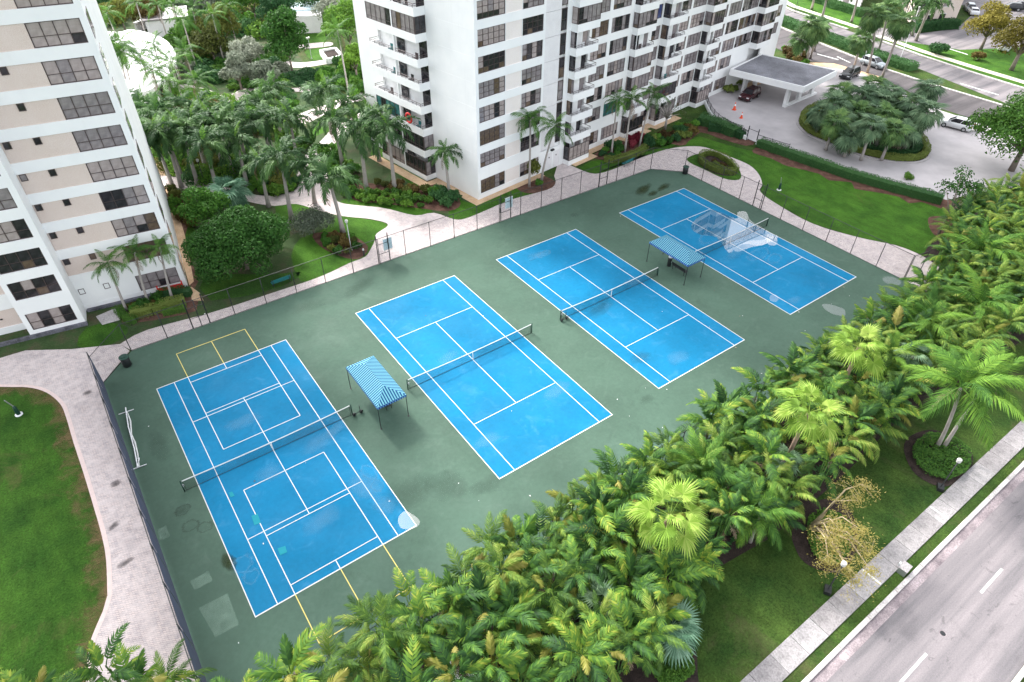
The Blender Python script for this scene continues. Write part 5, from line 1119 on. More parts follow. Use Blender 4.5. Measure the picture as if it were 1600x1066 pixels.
for i, p in enumerate([(14.46, 54.89), (18.12, 55.44), (17.62, 59.48), (15.2, 62.58), (20.71, 58.09), (15.05, 68.78), (17.37, 66.14), (20.27, 62.1), (24.27, 63.85), (22.34, 57.7), (11.77, 72.62), (12.34, 67), (11.96, 61.71), (26.93, 67.11), (25.09, 56.07), (17.25, 62.15)]): palm(p, 5.1+rv.uniform(-.4,.5), 'royal', 'royal palm among the dense palm grove between the towers', 'royal palms of the grove', s=1.3)
for i, p in enumerate([(10.43, 60.2), (11.29, 59.4), (13.11, 58.77), (9.01, 61.18)]): palm(p, 5.6+rv.uniform(-.3,.5), 'royal', 'royal palm with grey trunk in the row along the pink walk', 'royal palms along the pink walk', s=1.2)
for i, p in enumerate([(33.3, 64.35), (34.39, 57.88), (30.23, 53.89), (34.79, 52.3)]): palm(p, 5.0, 'royal', 'royal palm in the group left of the balcony tower', 'royal palms beside the balcony tower', s=1.25)
palm((14.84, 49.71), 2.6, 'silverfan', 'silvery blue fan palm behind the round ficus tree', s=1.45)
for i, (b_, c_, z_) in enumerate(zip([(12.26, 94.21), (12.71, 93.24), (13.33, 93.49), (12.17, 96.99)], [(11.99, 86.76), (13.1, 88.18), (13.04, 85.35), (11.64, 88.43)], (9.5,9.8,9.4,9.6))): palm(b_, z_, 'coco', 'slender palm in the tall cluster beside the white pavilion', 'tall palms beside the pavilion', top=c_, s=1.3, dead=0)
for p in [(15.68, 90.52), (18.73, 85.58), (19.48, 75.43), (16.11, 77.08), (15.47, 83.3), (21.92, 89.73), (18.71, 95.81)]: palm(p, 7, 'coco', 'feathery palm standing in front of the white pavilion', 'palms before the pavilion', s=1.25)
for p in [(16.02, 113.54), (21.22, 117.96), (26.49, 113.42), (28.54, 108.89), (30.03, 102.82), (25.17, 102.17), (23.95, 114.01), (34.13, 107.33)]: palm(p, 8.5, 'coco', 'slender tall palm at the top of the garden', 'far garden palms', s=1.25, n=11)
palm((42.05, 77.43), 9.2, 'coco', 'very tall thin palm close to the balcony tower corner', top=(42.66, 79.68), s=1.25)
palm((34.28, 71.83), 3.4, 'fan', 'small fan palm beside the white planter', s=1.2)
# planted palms at the tower feet
palm((46.83, 35.07), 8.5, 'coco', 'tall palm in the bed at the tower corner, left of two', top=(46.92, 35.32), s=1.15)
palm((48.95, 35.31), 7.23, 'coco', 'tall leaning palm in the bed at the tower corner, right of two', top=(50.07, 34.46), s=1.1)
palm((61.59, 36.08), 7.26, 'coco', 'thin palm before the balcony wing, left of three', top=(62.07, 36.61), s=.85)
palm((63.68, 35.64), 6.97, 'coco', 'palm before the balcony wing, middle of three', top=(64.47, 36.3), s=1.1)
palm((66.7, 35.87), 7.19, 'coco', 'palm before the balcony wing, right of three', top=(68.07, 36.03), s=1.0)
palm((0.3, 36.26), 5.3, 'coco', 'palm leaning left before the left tower, first of three', top=(0.53, 36.45), s=.85)
palm((2.23, 36.01), 5.94, 'coco', 'palm before the left tower, middle of three', top=(2.87, 35.87), s=.8)
palm((4.28, 35.57), 5.91, 'coco', 'palm before the left tower, nearest the red barrier', top=(4.94, 35.54), s=.8)
# big trees
tree((11.94, 37.01), 5.7, 5.6, 'ficus', 'large dense round ficus tree behind the fence', 26000, .15, 1, nl=26, lob=.32, z0=.12, shell=.72)
tree((11.21, 46.96), 2.9, 4.4, 'ficus', 'smaller leafy green tree left of the ficus', 5000, .14, 2, nl=9, lob=.42)
tree((20.36, 39.84), 2.4, 2.6, 'greyleaf', 'silvery grey flowering bush on the lawn by royal palm', 4200, .11, 3, nl=10, z0=.2, tr=.08)
for i, (px_, R_, H_, mt, lab, n_) in enumerate((
  ((32, 108.06), 4.2, 8.0, 'olive', 'olive yellow tree in the upper garden', 5200), ((28.78, 103.85), 3.4, 6.0, 'olive', 'lower olive tree beside the curved hedge', 3600),
  ((32.11, 94.35), 3.0, 6.0, 'greyleaf', 'pale grey green tree beside the olive trees', 3600), ((28.4, 88.61), 2.6, 5.0, 'greyleaf', 'pale grey green small tree over the pink path', 3000), ((31.81, 85.57), 2.4, 4.6, 'greyleaf', 'silver leaved tree with white blossom in garden', 3000),
  ((38.33, 91.99), 3.9, 9.0, 'ficus', 'tall dark green tree in the middle of the garden', 6500), ((46.15, 115.66), 4.5, 9.0, 'hedgegreen', 'dark broad tree at the top of the garden', 4500),
  ((50.54, 94.29), 4.2, 9.0, 'freshleaf', 'leafy tree close to the upper balcony tower wall', 5200), ((53.08, 105.46), 4.0, 9.0, 'greyleaf', 'pale green tree beside the balcony tower top', 4200), ((45.99, 82.46), 2.2, 6.0, 'freshleaf', 'yellow green narrow tree by the tower wall', 3400),
  ((26.15, 110.18), 3.0, 6.0, 'freshleaf', 'bushy green tree near the pavilion roof', 3200), ((19.93, 132.18), 4.0, 7.0, 'olive', 'brownish olive tree behind the pavilion', 3800), ((16.74, 137.93), 4.5, 8.0, 'hedgegreen', 'dark tree behind the left tower edge', 3800), ((25.1, 131.6), 3.0, 6.0, 'bronzeleaf', 'rust tinted tree beyond the garden wall', 2800),
  ((43.48, 124.6), 4.5, 8.0, 'freshleaf', 'green tree at the top garden edge', 3600), ((37.44, 132.32), 4.5, 8.0, 'greyleaf', 'pale tree at the top garden edge', 3600), ((54.97, 120.85), 4.0, 7.0, 'hedgegreen', 'dark green tree by the blue roofed building', 3200), ((59.77, 109.65), 3.5, 8.0, 'ficus', 'dark tree half hidden behind the balcony tower', 3200))):
    tree(px_, R_, H_, mt, lab, n_, .24, 20+i, nl=10)
# shrubs and groundcover in the garden beds
def patch(poly, n, dmin, mats, Rr, H, label, group, seed=0, size=.13, mass=False):
    r = random.Random(seed)
    if mass:   # planting that reads as one mass
        m = MB(); mi = 0
        for (x, y) in scatter(poly, n, dmin, r):
            k = r.uniform(.75,1.25); mi = r.randrange(len(mats))
            for _ in range(420):
                d = Vector((r.gauss(0,1),r.gauss(0,1),abs(r.gauss(0,1)))).normalized(); q = .55+.45*r.random()**.5; c = Vector((x+d.x*Rr*k*q*1.15, y+d.y*Rr*k*q*1.15, .1+d.z*H*k*q)); nn = (d+Vector((r.gauss(0,.5),r.gauss(0,.5),r.gauss(0,.5)))).normalized()
                a = nn.cross(Vector((r.gauss(0,1),r.gauss(0,1),r.gauss(0,1)))).normalized(); b = nn.cross(a); s = size*Rr*r.uniform(.7,1.35); m.add([c-a*s, c-b*s*.5, c+a*s, c+b*s*.5], [(0,1,2,3)], mi)
        tag(m.build('shrubbery', [M[q] for q in mats]), label, 'shrubbery', kind='stuff'); return
    for (x, y) in scatter(poly, n, dmin, r): k = r.uniform(.75,1.25); shrub((x,y), Rr*k, H*k*r.uniform(.8,1.2), mats[r.randrange(len(mats))], label, group, 600, size)
patch([(27.72, 46.62), (31.27, 44.17), (34.49, 39.54), (34.63, 37.51), (31.82, 38.7), (28.03, 42.84), (26.83, 45.62)], 26, .9, ['freshleaf'], .75, .9, 'bright green leafy shrub in the bed by the pink walk', 'bright shrubs by the walk', 1)
patch([(31.13, 47.39), (34.52, 43.57), (35.8, 41.04), (34.66, 40.61), (31.58, 44.77)], 16, .9, ['bronzeleaf','olive'], .75, 1.0, 'bronze leaved shrub behind the bright green shrubs', 'bronze shrubs', 2)
patch([(35.93, 40.95), (38.19, 40.41), (37.73, 37.3), (35.54, 35.37), (34.7, 36.89)], 7, 1.0, ['ficus','hedgegreen'], .9, 1.3, 'round dark green shrub near the tower corner', 'dark shrubs by the tower corner', 3)
patch([(20.49, 38.48), (23.09, 36.67), (23.71, 33.67), (21.71, 32.91), (20.25, 34.53)], 12, .9, ['bronzeleaf','olive','ficus'], .7, 1.0, 'dark spiky shrub in the mulch bed by the fence', 'shrubs in the fence bed', 4)
patch([(12.38, 84.09), (16.55, 74.19), (19.63, 66.88), (23.91, 61.47), (22.24, 50.4), (18.97, 54.73), (12.71, 60.1), (9.66, 66.58)], 46, 1.7, ['ficus','olive','freshleaf','hedgegreen'], 1.2, 1.5, 'leafy shrub below the palm grove', 'shrubs below the palm grove', 5, .15, mass=True)
patch([(14.27, 90.54), (20.33, 88.07), (29.75, 80.03), (30.61, 71.66), (26.18, 67.6), (19.79, 76.14), (13.54, 83.3)], 36, 2.2, ['ficus','freshleaf','hedgegreen','bronzeleaf'], 1.4, 1.6, 'shrub in the middle of the palm grove', 'shrubs inside the grove', 6, .17, mass=True)
patch([(9.95, 58.89), (11.53, 55.81), (10.76, 49.83), (9.45, 48.15), (8.85, 51.16)], 14, 1.0, ['bronzeleaf','ficus','olive'], .8, 1.2, 'dark shrub between left tower and small leafy tree', 'shrubs by the left tower', 7)
patch([(29.67, 59.99), (32.63, 59.24), (30.59, 49.93), (28.08, 47.4), (27.53, 50.95)], 12, 1.2, ['freshleaf','ficus'], 1.0, 1.2, 'green shrub right of the garden walk fork', 'shrubs by the walk fork', 8)
patch([(0.41, 36.54), (1.81, 36.42), (3.2, 36.2), (3.4, 35.07), (0.99, 35.29)], 9, .7, ['bronzeleaf','ficus'], .65, 1.1, 'dark croton shrub at the foot of the left tower', 'crotons by the left tower', 9)
patch([(18.33, 93.51), (21.93, 93.91), (23.8, 89.8), (23.62, 85.83), (20.69, 85.85), (17.73, 89.17)], 18, 1.5, ['ficus'], 1.1, .8, 'low clipped shrub in the oval path bed', 'shrubs of the oval path bed', 10, .16, mass=True)
patch([(27.34, 124.91), (31.74, 120.95), (30.81, 113.63), (26.65, 115.47)], 14, 1.8, ['freshleaf'], 1.4, 1.3, 'bright green shrub by the pavilion roof edge', 'shrubs by the pavilion', 11, .18)
patch([(38.21, 92.45), (43.19, 90.31), (41.09, 84.64), (36.82, 86.03), (36.54, 89.62)], 22, 1.5, ['hedgegreen'], 1.2, .8, 'dark low shrub in the upper garden mound', 'upper garden low shrubs', 12, .17, mass=True)
patch([(47.54, 125.41), (57.6, 118.76), (55.03, 112.97), (46.06, 117.81)], 18, 2.2, ['hedgegreen','ficus'], 1.8, 1.6, 'dark hedge shrub below the blue roofed building', 'shrubs below the blue roof', 13, .2)
patch([(28.53, 95.03), (37.14, 91.17), (35.07, 87.22), (27.51, 90.13)], 20, 1.7, ['freshleaf','ficus'], 1.3, 1.0, 'green shrub lining the upper pink path', 'upper path shrubs', 14, .17)
patch([(20.2, 166.26), (58.87, 160.57), (50.69, 137.93), (17.28, 142.52)], 30, 4.5, ['ficus','olive','hedgegreen','greyleaf'], 3.2, 4.0, 'large bush at the far garden edge', 'far garden bushes', 15, .16)
patch([(29.52, 85.22), (34.28, 83.75), (33.84, 77.24), (29.16, 75.67), (28.06, 79.55)], 16, 1.8, ['ficus','hedgegreen'], 1.3, 1.1, 'dark shrub near the upper lawn', 'upper lawn shrubs', 16, .17)
patch([(49.45, 93.34), (53.16, 93.09), (44.78, 74.88), (41.43, 73.74)], 16, 1.4, ['freshleaf','ficus'], 1.2, 2.0, 'green shrub along the balcony tower side', 'tower side shrubs', 17, .16)
patch([(22.18, 59.11), (23.53, 51.57), (20.24, 49.39), (17.11, 53.95), (15.98, 57.84), (19.5, 58.68)], 22, 1.5, ['ficus','freshleaf','hedgegreen'], 1.1, 1.2, 'leafy shrub beside the pink walk behind royal palms', 'shrubs behind the pink walk', 18, .15)
patch([(43, 91.26), (48.67, 91.67), (43.32, 79.43), (39.68, 78.34), (39.76, 83.67)], 14, 1.6, ['freshleaf','ficus','hedgegreen'], 1.3, 1.7, 'green shrub by the white planter', 'shrubs by the planter', 19, .17)
patch([(9.42, 98.86), (14.68, 90.27), (11.82, 81.58), (10.36, 69.58), (9.55, 75.06)], 16, 1.8, ['ficus','olive','hedgegreen'], 1.3, 1.6, 'shrub in the narrow strip beside the left tower', 'shrubs beside the left tower', 24, .16)
patch([(27.09, 112.84), (39.38, 100.1), (36.48, 92.41), (25.59, 95.87), (23.67, 104.27)], 34, 2.2, ['ficus','freshleaf','greyleaf','hedgegreen'], 1.7, 2.0, 'mixed shrub in the middle garden', 'middle garden shrubs', 25, .17, mass=True)
patch([(34.11, 143.55), (49.14, 133.66), (43.4, 114.22), (32.62, 124.03)], 26, 3.0, ['ficus','olive','freshleaf','hedgegreen'], 2.2, 2.4, 'bushy shrub in the upper garden', 'upper garden bushes', 26, .17, mass=True)
patch([(28.17, 70.41), (29.36, 61.48), (27.12, 60.49), (25.4, 65.49)], 9, 1.5, ['freshleaf','ficus'], 1.1, 1.1, 'green shrub left of the lawn strip', 'shrubs left of the lawn strip', 27, .15)
# hedges and beds at the left tower
hedge([(0.49, 35.05), (2.26, 34.65), (3.54, 34.72), (5.2, 34.55)], 1.0, .9, 'limehedge', 'clipped lime and red hedge below the left tower palms', size=.06)
hedge([(2.99, 33.89), (4.94, 33.37)], .7, .6, 'freshleaf', 'short bright green clipped hedge by the fence', size=.06)
hedge([(-0.32, 36.81), (-0.05, 35.08), (0.54, 33.97)], .8, .7, 'freshleaf', 'curved bright green hedge left of the lime hedge', size=.06)
hedge([(3.56, 36.7), (4.73, 36.4), (6.03, 35.62)], 1.1, .8, 'hedgegreen', 'dark green clipped hedge behind the lime hedge', size=.06)
shrub((48.75, 37.8), 2.2, 3.0, 'olive', 'open branched olive bush at the tower corner palms', n=2200, size=.075)
shrub((48.04, 34.66), .7, .9, 'ficus', 'small dark bush right of the leaning tower palm', n=900, size=.1)
# beds before the wing
hedge([(59.58, 35.27), (60.17, 34.15), (62.27, 33.9), (64.49, 34.09), (66.61, 34.64)], .8, .8, 'limehedge', 'curved lime hedge before the balcony wing', size=.06)
patch([(66.65, 38.01), (69.28, 38.38), (68.46, 36.77), (65.59, 36.12)], 9, .7, ['redleaf'], .6, 1.1, 'crimson leaved shrub between the wing palms', 'crimson shrubs by the wing', 20)
patch([(68.76, 36.56), (72.67, 36.61), (77.1, 36.99), (79.76, 36.63), (75.24, 34.03), (70.76, 34.14), (67.28, 34.44)], 26, 1.0, ['ficus','bronzeleaf','limehedge','hedgegreen'], .85, 1.1, 'mixed croton shrub in the wing garden bed', 'croton shrubs by the wing', 21)
patch([(60.56, 37.54), (64.48, 37.92), (63.47, 35.54), (60.27, 35.27)], 8, 1.0, ['ficus','hedgegreen'], .8, 1.0, 'dark shrub at the left end of the wing bed', 'dark shrubs at the wing', 22)
bt = tree((74.31, 38.32), 2.9, 5.0, 'greyleaf', 'almost leafless grey frangipani tree before the wing', 260, .10, 31, nl=14, trunk='palmbark', tr=.15)
hedge([(79.39, 34.56), (80.51, 33.22), (81.14, 31.37), (81.02, 29.52)], 1.5, 1.1, 'hedgegreen', 'clipped dark hedge left of the driveway gate', size=.07)
hedge([(80.33, 37.14), (80.8, 35.92), (81.02, 34.02), (80.98, 30.65)], 2.2, 1.3, 'hedgegreen', 'broad dark hedge under the curved driveway wall', size=.08)
hedge([(80.85, 26.69), (81.22, 23.61), (81.71, 19.33), (82.58, 13.21), (84.03, 7.92), (85.56, 3.03)], 1.5, 1.1, 'hedgegreen', 'long clipped hedge below the straight driveway wall', size=.07)
hedge(offset(smooth_poly([(70.15, 28.01), (72.12, 28.85), (73.27, 27.81), (72.97, 25.34), (71.82, 23.1), (70.66, 22.77), (69.44, 24.29), (69.36, 26.41)],3), -.1), .7, .8, 'limehedge', 'oval ring hedge inside the curved walk', closed=True, size=.06)
patch([(71.44, 27.12), (72.15, 26.63), (71.47, 24.73), (70.52, 24.68), (70.66, 26.22)], 5, .6, ['bronzeleaf','limehedge'], .5, .6, 'small bronze shrub inside the oval ring hedge', 'shrubs inside the ring hedge', 23)
# driveway island
IS = offset(ISL, -.9)
hedge(offset(ISL, -.8), .8, .7, 'limehedge', 'lime clipped hedge ringing the driveway island', closed=True, size=.085, dens=300, z0=.15)
hedge(offset(ISL, -2.0), 1.0, .9, 'hedgegreen', 'dark inner hedge ring of the driveway island', closed=True, size=.10, dens=280, z0=.15)
for i, p in enumerate([(90.57, 24.11), (96.19, 25.78), (100.79, 25.9), (102.46, 24.11), (102.51, 21.5), (91.1, 21.44), (94.44, 20.89), (96.49, 19.5), (99.08, 18.33), (87.4, 17.43), (88.33, 15.51), (90.66, 13.92), (94.52, 13.88), (87.24, 20.19), (91.04, 23.2), (98.3, 22.79), (94.12, 16.86), (100.04, 16.5), (102.41, 19.07), (98.55, 14.67), (99.76, 20.87)]):
    palm(p, rv.uniform(2.4,4.8), 'greenfan' if i % 5 in (1,3) else 'fan', 'blue green fan palm crowded on the driveway island', 'fan palms of the driveway island', s=1.34, z0=.15, n=32)
palm((95.87, 13.8), 5.2, 'fan', 'fan palm with bare leaning trunk at the island front', top=(97.42, 13.41), s=1.4, z0=.15); palm((104.58, 16.76), 5.6, 'fan', 'fan palm standing alone at the island right end', top=(105.06, 17.5), s=1.45, z0=.15)
shrub((94.51, 23.65), .9, 1.5, 'redleaf', 'crimson shrub at the left of the driveway island'); shrub((95.84, 18.02), .8, 1.2, 'redleaf', 'crimson shrub at the front of the driveway island')
shrub((93.39, 25.18), 1.9, 3.6, 'olive', 'thin olive bush at the left end of the island', n=1500, size=.08); shrub((93.13, 20.96), 1.2, 1.2, 'silverfan', 'grey green low shrub in the island front'); shrub((98.45, 16.23), 1.2, 1.6, 'fan', 'dark low shrub under the leaning island palm')
# right side trees
tree((102.28, 2.31), 7.6, 8.6, 'freshleaf', 'large spreading light green tree at right edge of driveway', 17000, .19, 41, nl=16, lob=.36, z0=.45, tr=.3)
tree((78.1, -0.55), 2.6, 6.6, 'ficus', 'slender open tree leaning over the driveway hedge', 900, .15, 42, nl=9, lob=.4, z0=.7, shell=.3, top=(Vector((81.11, 0.18))-Vector((78.1, -0.55))).to_tuple()[:2], tr=.11)
tree((146.31, 21.71), 5.0, 8.6, 'mustard', 'mustard yellow tree beyond the far road, right one', 5200, .22, 43, nl=12, lob=.4, z0=.5, tr=.3); tree((154.41, 30.99), 4.6, 7.4, 'mustard', 'mustard yellow tree beyond the far road, left one', 4200, .22, 44, nl=10, lob=.4, z0=.5, tr=.25)
shrub((144.71, 34.56), 2.2, 2.2, 'hedgegreen', 'round dark green bush on the far lawn', n=1500, size=.1); shrub((147.23, 28.17), 1.5, 1.8, 'bronzeleaf', 'round bronze bush on the far lawn', n=1200, size=.1)
hedge([(139.52, 73.49), (136.58, 61.15), (132.63, 44.58), (131.16, 37.6), (130.38, 31.59)], 3.0, 1.2, 'hedgegreen', 'long hedge in the median of the far road', dens=330, size=.13, z0=.1)
hedge([(161.62, 75.29), (158.94, 66.84), (157.33, 58.49)], 2.0, 1.5, 'hedgegreen', 'dark hedge in front of the far apartment house', dens=260, size=.15); hedge([(155.16, 45.36), (161.11, 43.72), (165.84, 41.75)], 2.2, 1.8, 'hedgegreen', 'dark hedge along the pink end wall', dens=260, size=.15)
for (b_, c_, lab, hh) in (((118.33, 46.66),(113.61, 44.61),'fan palm by the canopy roof, left of four',5),((119.01, 45.76),(111.95, 42.44),'tall fan palm by the canopy roof, second of four',8),((126.14, 48.92),(117.3, 43.94),'fan palm by the canopy roof, third of four',6.5),((121.36, 46.45),(114.22, 42.7),'fan palm by the canopy roof, fourth of four',6.8),
   ((123.49, 38.78),(117.05, 35.77),'fan palm beside the parked dark car',6.5),((122.93, 35.78),(110.15, 31.35),'very tall fan palm beside the silver car on far road',12),((135, 41.06),(120.01, 34.52),'thick trunked tall fan palm in the far road median',11),((122.57, 32.75),(109.9, 26.76),'very tall slender fan palm behind the driveway island',12)):
    palm(b_, hh, 'greenfan', lab, top=c_, s=1.4)
for i, (b_, c_) in enumerate((((153.34, 68.45),(135.69, 58.15)),((148.45, 62.43),(131.71, 52.96)),((151.12, 56.91),(136.39, 49.33)))): palm(b_, 9, 'royal', 'royal palm with white trunk on the lawn beyond the far road', 'royal palms beyond the far road', top=c_, s=1.2)
palm((149.53, 41.43), 9.0, 'royal', 'royal palm beside the pink end wall', top=(135.04, 34.8), s=1.4); palm((152.41, 43.83), 8.5, 'royal', 'royal palm left of the pink end wall', top=(137.84, 39.33), s=1.4)
for p in [(117.27, 10.73), (88.49, 8.92), (112.39, 11.42)]: shrub(p, .8, .9, 'coco', 'small palm like shrub beside the driveway', 'small shrubs beside the driveway')
patch([(121.23, 52.2), (120.96, 46.72), (117.69, 44.42), (116.29, 47.14)], 10, 1.2, ['ficus','bronzeleaf'], 1.2, 1.6, 'dark shrub beside the entrance canopy roof', 'shrubs by the entrance canopy', 30, .16)
patch([(94.51, 44.78), (99, 45.51), (98.38, 43.65), (94.14, 42.84)], 5, 1.2, ['limehedge'], 1.0, 1.0, 'lime shrub in the corner below the entrance canopy', 'lime shrubs at the entrance', 31)

# ================================================================== cars
def car(loc, rz, paint, label, L=4.5, W=1.84, H=1.62, suv=True, group=None, z0=.02, detail=True):
    c = thing('car', (loc[0],loc[1],z0), rz, label, 'car', group); w = W/2
    prof = [(-L/2,.42),(-L/2+.02,.78),(-L/2+.10,.92),(-L/2+.30,1.0),(-L*.02,1.02),(L*.22,.98),(L/2-.25,.84),(L/2-.05,.66),(L/2,.45),(L/2-.05,.28),(-L/2+.05,.28)]
    secs = []
    for y, k, dz in ((-w,.965,0),(-w*.93,1.0,.0),(-w*.6,1.0,.03),(w*.6,1.0,.03),(w*.93,1.0,0),(w,.965,0)): secs.append([(x*k, y, z+(dz if z > .6 else 0)-(.06 if abs(y) == w and z > .7 else 0)) for x, z in prof])
    n = len(prof); b = MB(); b.add([p for s in secs for p in s], [(i*n+j, (i+1)*n+j, (i+1)*n+(j+1)%n, i*n+(j+1)%n) for i in range(len(secs)-1) for j in range(n)]+[tuple(range(n)), tuple((len(secs)-1)*n+j for j in range(n))[::-1]])
    b.build('body', paint, c, True)
    rx0, rx1 = (-L/2+.42, L*.06) if suv else (-L*.26, L*.06); bx0, bx1 = (-L/2+.22, L*.25) if suv else (-L*.40, L*.24)
    def ring_(x0, x1, yw, z): return [(x0,-yw,z),(x1,-yw,z),(x1,yw,z),(x0,yw,z)]
    A, B = ring_(bx0,bx1,w*.92,.98), ring_(rx0,rx1,w*.72,H-.06); C_ = ring_(rx0+.12,rx1-.1,w*.62,H)
    MB().add(A+B, [(i,(i+1)%4,4+(i+1)%4,4+i) for i in range(4)]).build('window_glass', M['gl_dark'], c)
    MB().add(B+C_, [(i,(i+1)%4,4+(i+1)%4,4+i) for i in range(4)]+[(4,5,6,7)]).build('roof', paint, c)
    pl = MB()
    for s in (-1,1):
        for xa, xb in ((bx0,rx0),(bx1,rx1),((bx0+bx1)/2-.1,(rx0+rx1)/2-.1)): pl.tube([(xa,s*(w*.92+.008),.98),(xb,s*(w*.72+.008),H-.05)], .045, 4)
    pl.build('pillars', paint, c)
    tm = MB().tube([(0,-.11,0),(0,.11,0)], .34, 16).mesh('tyre', M['black'], False); rm_ = MB().tube([(0,-.118,0),(0,.118,0)], .21, 12).mesh('rim', M['galv'])
    for sx in (-1, 1):
        for sy in (-1, 1):
            wh = obj('wheel', tm, c, (sx*L*.30, sy*(w-.08), .34)); obj('rim', rm_, wh)
    if detail:
        for s in (-1,1):
            MB().box(L/2-.22,L/2-.04,s*w*.72-.2,s*w*.72+.2,.66,.78).build('headlight', M['whitemetal'], c); MB().box(-L/2-.01,-L/2+.10,s*w*.78-.12,s*w*.78+.12,.72,.92).build('taillight', M['red'], c)
            MB().box(L*.14,L*.14+.18,s*(w+.02)-.09,s*(w+.02)+.09,1.0,1.14).build('mirror', paint, c)
        MB().box(L/2-.06,L/2+.012,-.45,.45,.42,.60).build('grille', M['black'], c); MB().box(-L/2-.012,-L/2+.03,-.26,.26,.62,.74).build('number_plate', M['whitemetal'], c)
    return c
def paint(name, c, metal=.3): return plain(name, c, .25, .6, metal, .04, 1)
PW, PS, PK, PM = paint('white_car_paint', (.72,.73,.75), 0), paint('silver_car_paint', (.36,.40,.43)), paint('black_car_paint', (.02,.022,.026)), paint('maroon_car_paint', (.06,.012,.018))
def yaw(a, b): return atan2(b[1]-a[1], b[0]-a[0])
car((110.66, 14.06), yaw((111.36, 12.13),(110.54, 16.23)), PW, 'white car driving past the driveway island')
car((94.89, 39.5), yaw((98.54, 40.58),(92.29, 39.2)), PM, 'dark maroon car parked under the entrance canopy')
car((127.02, 37.28), yaw((127.69, 39.48),(127.48, 35.67)), PS, 'silver blue car on the far road beside the median')
car((117.95, 36.26), yaw((121.93, 37.29),(115.82, 36.5)), PK, 'black car behind the entrance canopy')
car((183.84, 47.71), .6, PS, 'grey car parked beyond the pink end wall', detail=False); car((181.05, 45.48), .6, PW, 'white low car parked beyond the pink end wall', suv=False, H=1.4, detail=False)
car((192.17, 42.23), 2.2, PK, 'black car in the far car park, left of two', detail=False); car((195.24, 41.6), 2.2, PK, 'black car in the far car park, right of two', detail=False)
car((158.48, 28.27), .2, PW, 'white car half hidden behind the mustard tree', detail=False)

# ================================================================== lamps, poles, small things
M['lampwhite'] = plain('white_lamp_glass', (.55,.55,.53), .4, .4, 0, .03, 3)
def lamp(loc, h, label, group=None, m='black', head='box'):
    l = thing('lamp_post', loc, .5, label, 'lamp', group)
    MB().lathe([(.16,0),(.16,.12),(.06,.2),(.045,.25),(.04,h)], 10).build('pole', M[m], l, True)
    if head == 'box': MB().lathe([(.07,h-.04),(.15,h),(.17,h+.22),(.14,h+.28),(.04,h+.31)], 8).build('lantern', M['lampwhite'], l)
    else:
        for s in (-1,1): MB().box(-.14+s*.22,.14+s*.22,-.14,.14,h-.1,h+.12).build('lantern', M['lampwhite'], l)
    return l
def with_foot(l): MB().box(-.28,.28,-.2,.2,.0,.3).build('base_box', M['black'], l)
with_foot(lamp((43.06, -18.98), 3.0, 'black lamp post with white head in front of round bed', 'lamps along the near footpath'))
with_foot(lamp((29.5, -18.94), 3.0, 'black lamp post with white head below the golden tree', 'lamps along the near footpath'))
lamp((22.25, 34.22), 3.4, 'grey light pole with white head beside the stout royal palm', m='galv')
lamp((44.31, 98.12), 3.6, 'twin headed lamp in the upper garden', m='galv', head='twin'); lamp((13.83, 58.27), 3.2, 'dark lamp post beside the pink walk', m='black')
lamp((132.04, 35.22), 9.5, 'tall pale street light pole in the far road median', m='whitemetal'); lamp((123.16, 37.3), 8.5, 'tall street light pole beside the far road', m='galv')
lamp((147.62, 68.82), 8.5, 'tall dark street pole at the far kerb', m='black')
def bollard(loc, label):
    b = thing('path_light', loc, 0, label, 'light', 'low path lights'); MB().lathe([(.09,0),(.08,.7)], 10).build('post', M['black'], b, True); MB().lathe([(.1,.7),(.1,.85),(.03,.95)], 10).build('head', M['lampwhite'], b, True)
bollard((*(22.87, 32.4),0), 'low path light by the fence near court two gate'); bollard((*(40.06, 31.69),0), 'low path light by the fence near the tower corner')
def station(loc, label):   # green bollard on a white disc
    b = thing('hand_pump', loc, .4, label, 'post', 'green posts on white discs'); MB().lathe([(.28,0),(.28,.06),(.2,.08)], 14).build('disc', M['whitemetal'], b, True)
    MB().lathe([(.15,.08),(.16,.3),(.13,.8),(.07,.95)], 12).build('post', M['darkgreen'], b, True); MB().bar((0,0,.9),(-.25,.1,1.75),.06).build('handle', M['galv'], b)
station((*(-9.51, 27.02),0), 'dark green post with pale handle on the left lawn'); station((*(72.11, 16.57),0), 'dark green post on white disc on the lawn by the far court')
def cone(loc, label, s=1):
    c = thing('traffic_cone', loc, .3, label, 'cone', 'orange cones on the driveway'); MB().box(-.2*s,.2*s,-.2*s,.2*s,0,.05).build('base', M['orange'], c); MB().lathe([(.15*s,.05),(.10*s,.4*s),(.09*s,.42*s)], 10).build('lower_cone', M['orange'], c, True)
    MB().lathe([(.098*s,.42*s),(.06*s,.62*s)], 10).build('white_band', M['whitemetal'], c, True); MB().lathe([(.058*s,.62*s),(.03*s,.8*s)], 10).build('tip', M['orange'], c, True)
cone((*(88.87, 37.54),.03), 'orange cone with white bands nearer the entrance canopy', 1.5); cone((*(87.05, 34.68),.03), 'small orange cone nearer the picket wall', 1.2)
rb = thing('safety_barrier', (*(3.49, 37.39),0), yaw((3.49, 37.39),(5.55, 37)), 'bright red safety barrier at the foot of the left tower', 'barrier'); Lb = 2.2
MB().box(0,Lb,-.05,.05,.25,.75).build('panel', M['red'], rb)
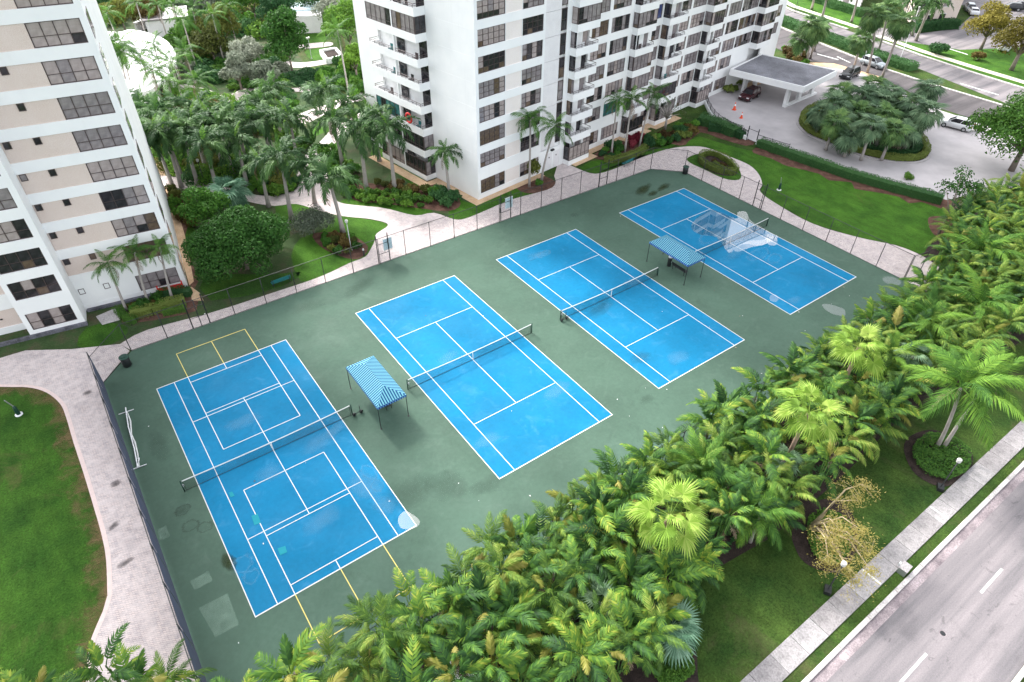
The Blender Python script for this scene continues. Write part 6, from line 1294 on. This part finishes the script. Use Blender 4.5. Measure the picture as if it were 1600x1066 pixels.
for x in (.0, Lb): MB().box(x-.12,x+.12,-.25,.25,0,.12).build('foot', M['orange'], rb); MB().box(x-.06,x+.06,-.06,.06,.12,1.05).build('post', M['red'], rb)
# utility box in the grass strip, louvred white cabinet inside the hedge
ub = thing('utility_box', (*(34.67, -20.96),0), .05, 'grey utility cabinet in the grass strip by the road', 'cabinet'); MB().box(-.35,.35,-.25,.25,0,.5).build('case', M['galv'], ub); MB().box(-.37,.37,-.27,.27,.5,.55).build('lid', M['concrete'], ub); MB().box(.1,.3,.3,.42,0,.35).build('meter', M['whitemetal'], ub)
A_, B_ = Vector((*(6.23, -10.17),0)), Vector((*(8.21, -10.34),0)); vb = thing('louvred_cabinet', (A_.x,A_.y,0), yaw(A_,B_), 'white louvred cabinet sticking out of the palm hedge', 'cabinet'); Lc = (B_-A_).length
MB().box(0,Lc,-1.1,0,0,3.0).build('case', M['whitemetal'], vb); MB().box(-.1,Lc+.1,-1.2,.1,3.0,3.12).build('lid', M['whitemetal'], vb)
for k in range(9): MB().box(.05,Lc-.05,-1.16,-1.102,1.2+k*.19,1.32+k*.19).build('louvre', M['galv'], vb)
sg = thing('drain_cover', (*(32.77, -24.55),0), 0, 'dark round drain cover in the near road', 'drain cover'); MB().lathe([(.16,0),(.16,.012),(.14,.014)], 16).build('lid', M['black'], sg); MB().lathe([(.2,0),(.2,.009)], 16).build('ring', M['gutter'], sg)
# weathered scraps blown on the courts and lawns
rs = random.Random(77); lf = MB().add([(-.07,-.03,0),(.05,-.045,.01),(.08,.03,0),(-.04,.04,.015)], [(0,1,2,3)]).mesh('leaf_scrap', M['deadleaf']); lf2 = MB().add([(-.06,-.03,0),(.05,-.03,.01),(.06,.03,0),(-.04,.04,.015)], [(0,1,2,3)]).mesh('leaf_scrap', M['line'])
for i in range(46):
    x, y = rs.uniform(-3,64), -4.5+abs(rs.gauss(0,6)) if i < 30 else rs.uniform(-4,29)
    o = obj('fallen_leaf', lf if rs.random() < .5 else lf2, None, (x, min(y,29), .085), (0,0,rs.random()*6), rs.uniform(.5,1.1)); tag(o, 'small dry leaf scrap fallen on the tennis courts', 'leaf', 'fallen leaves on the courts')
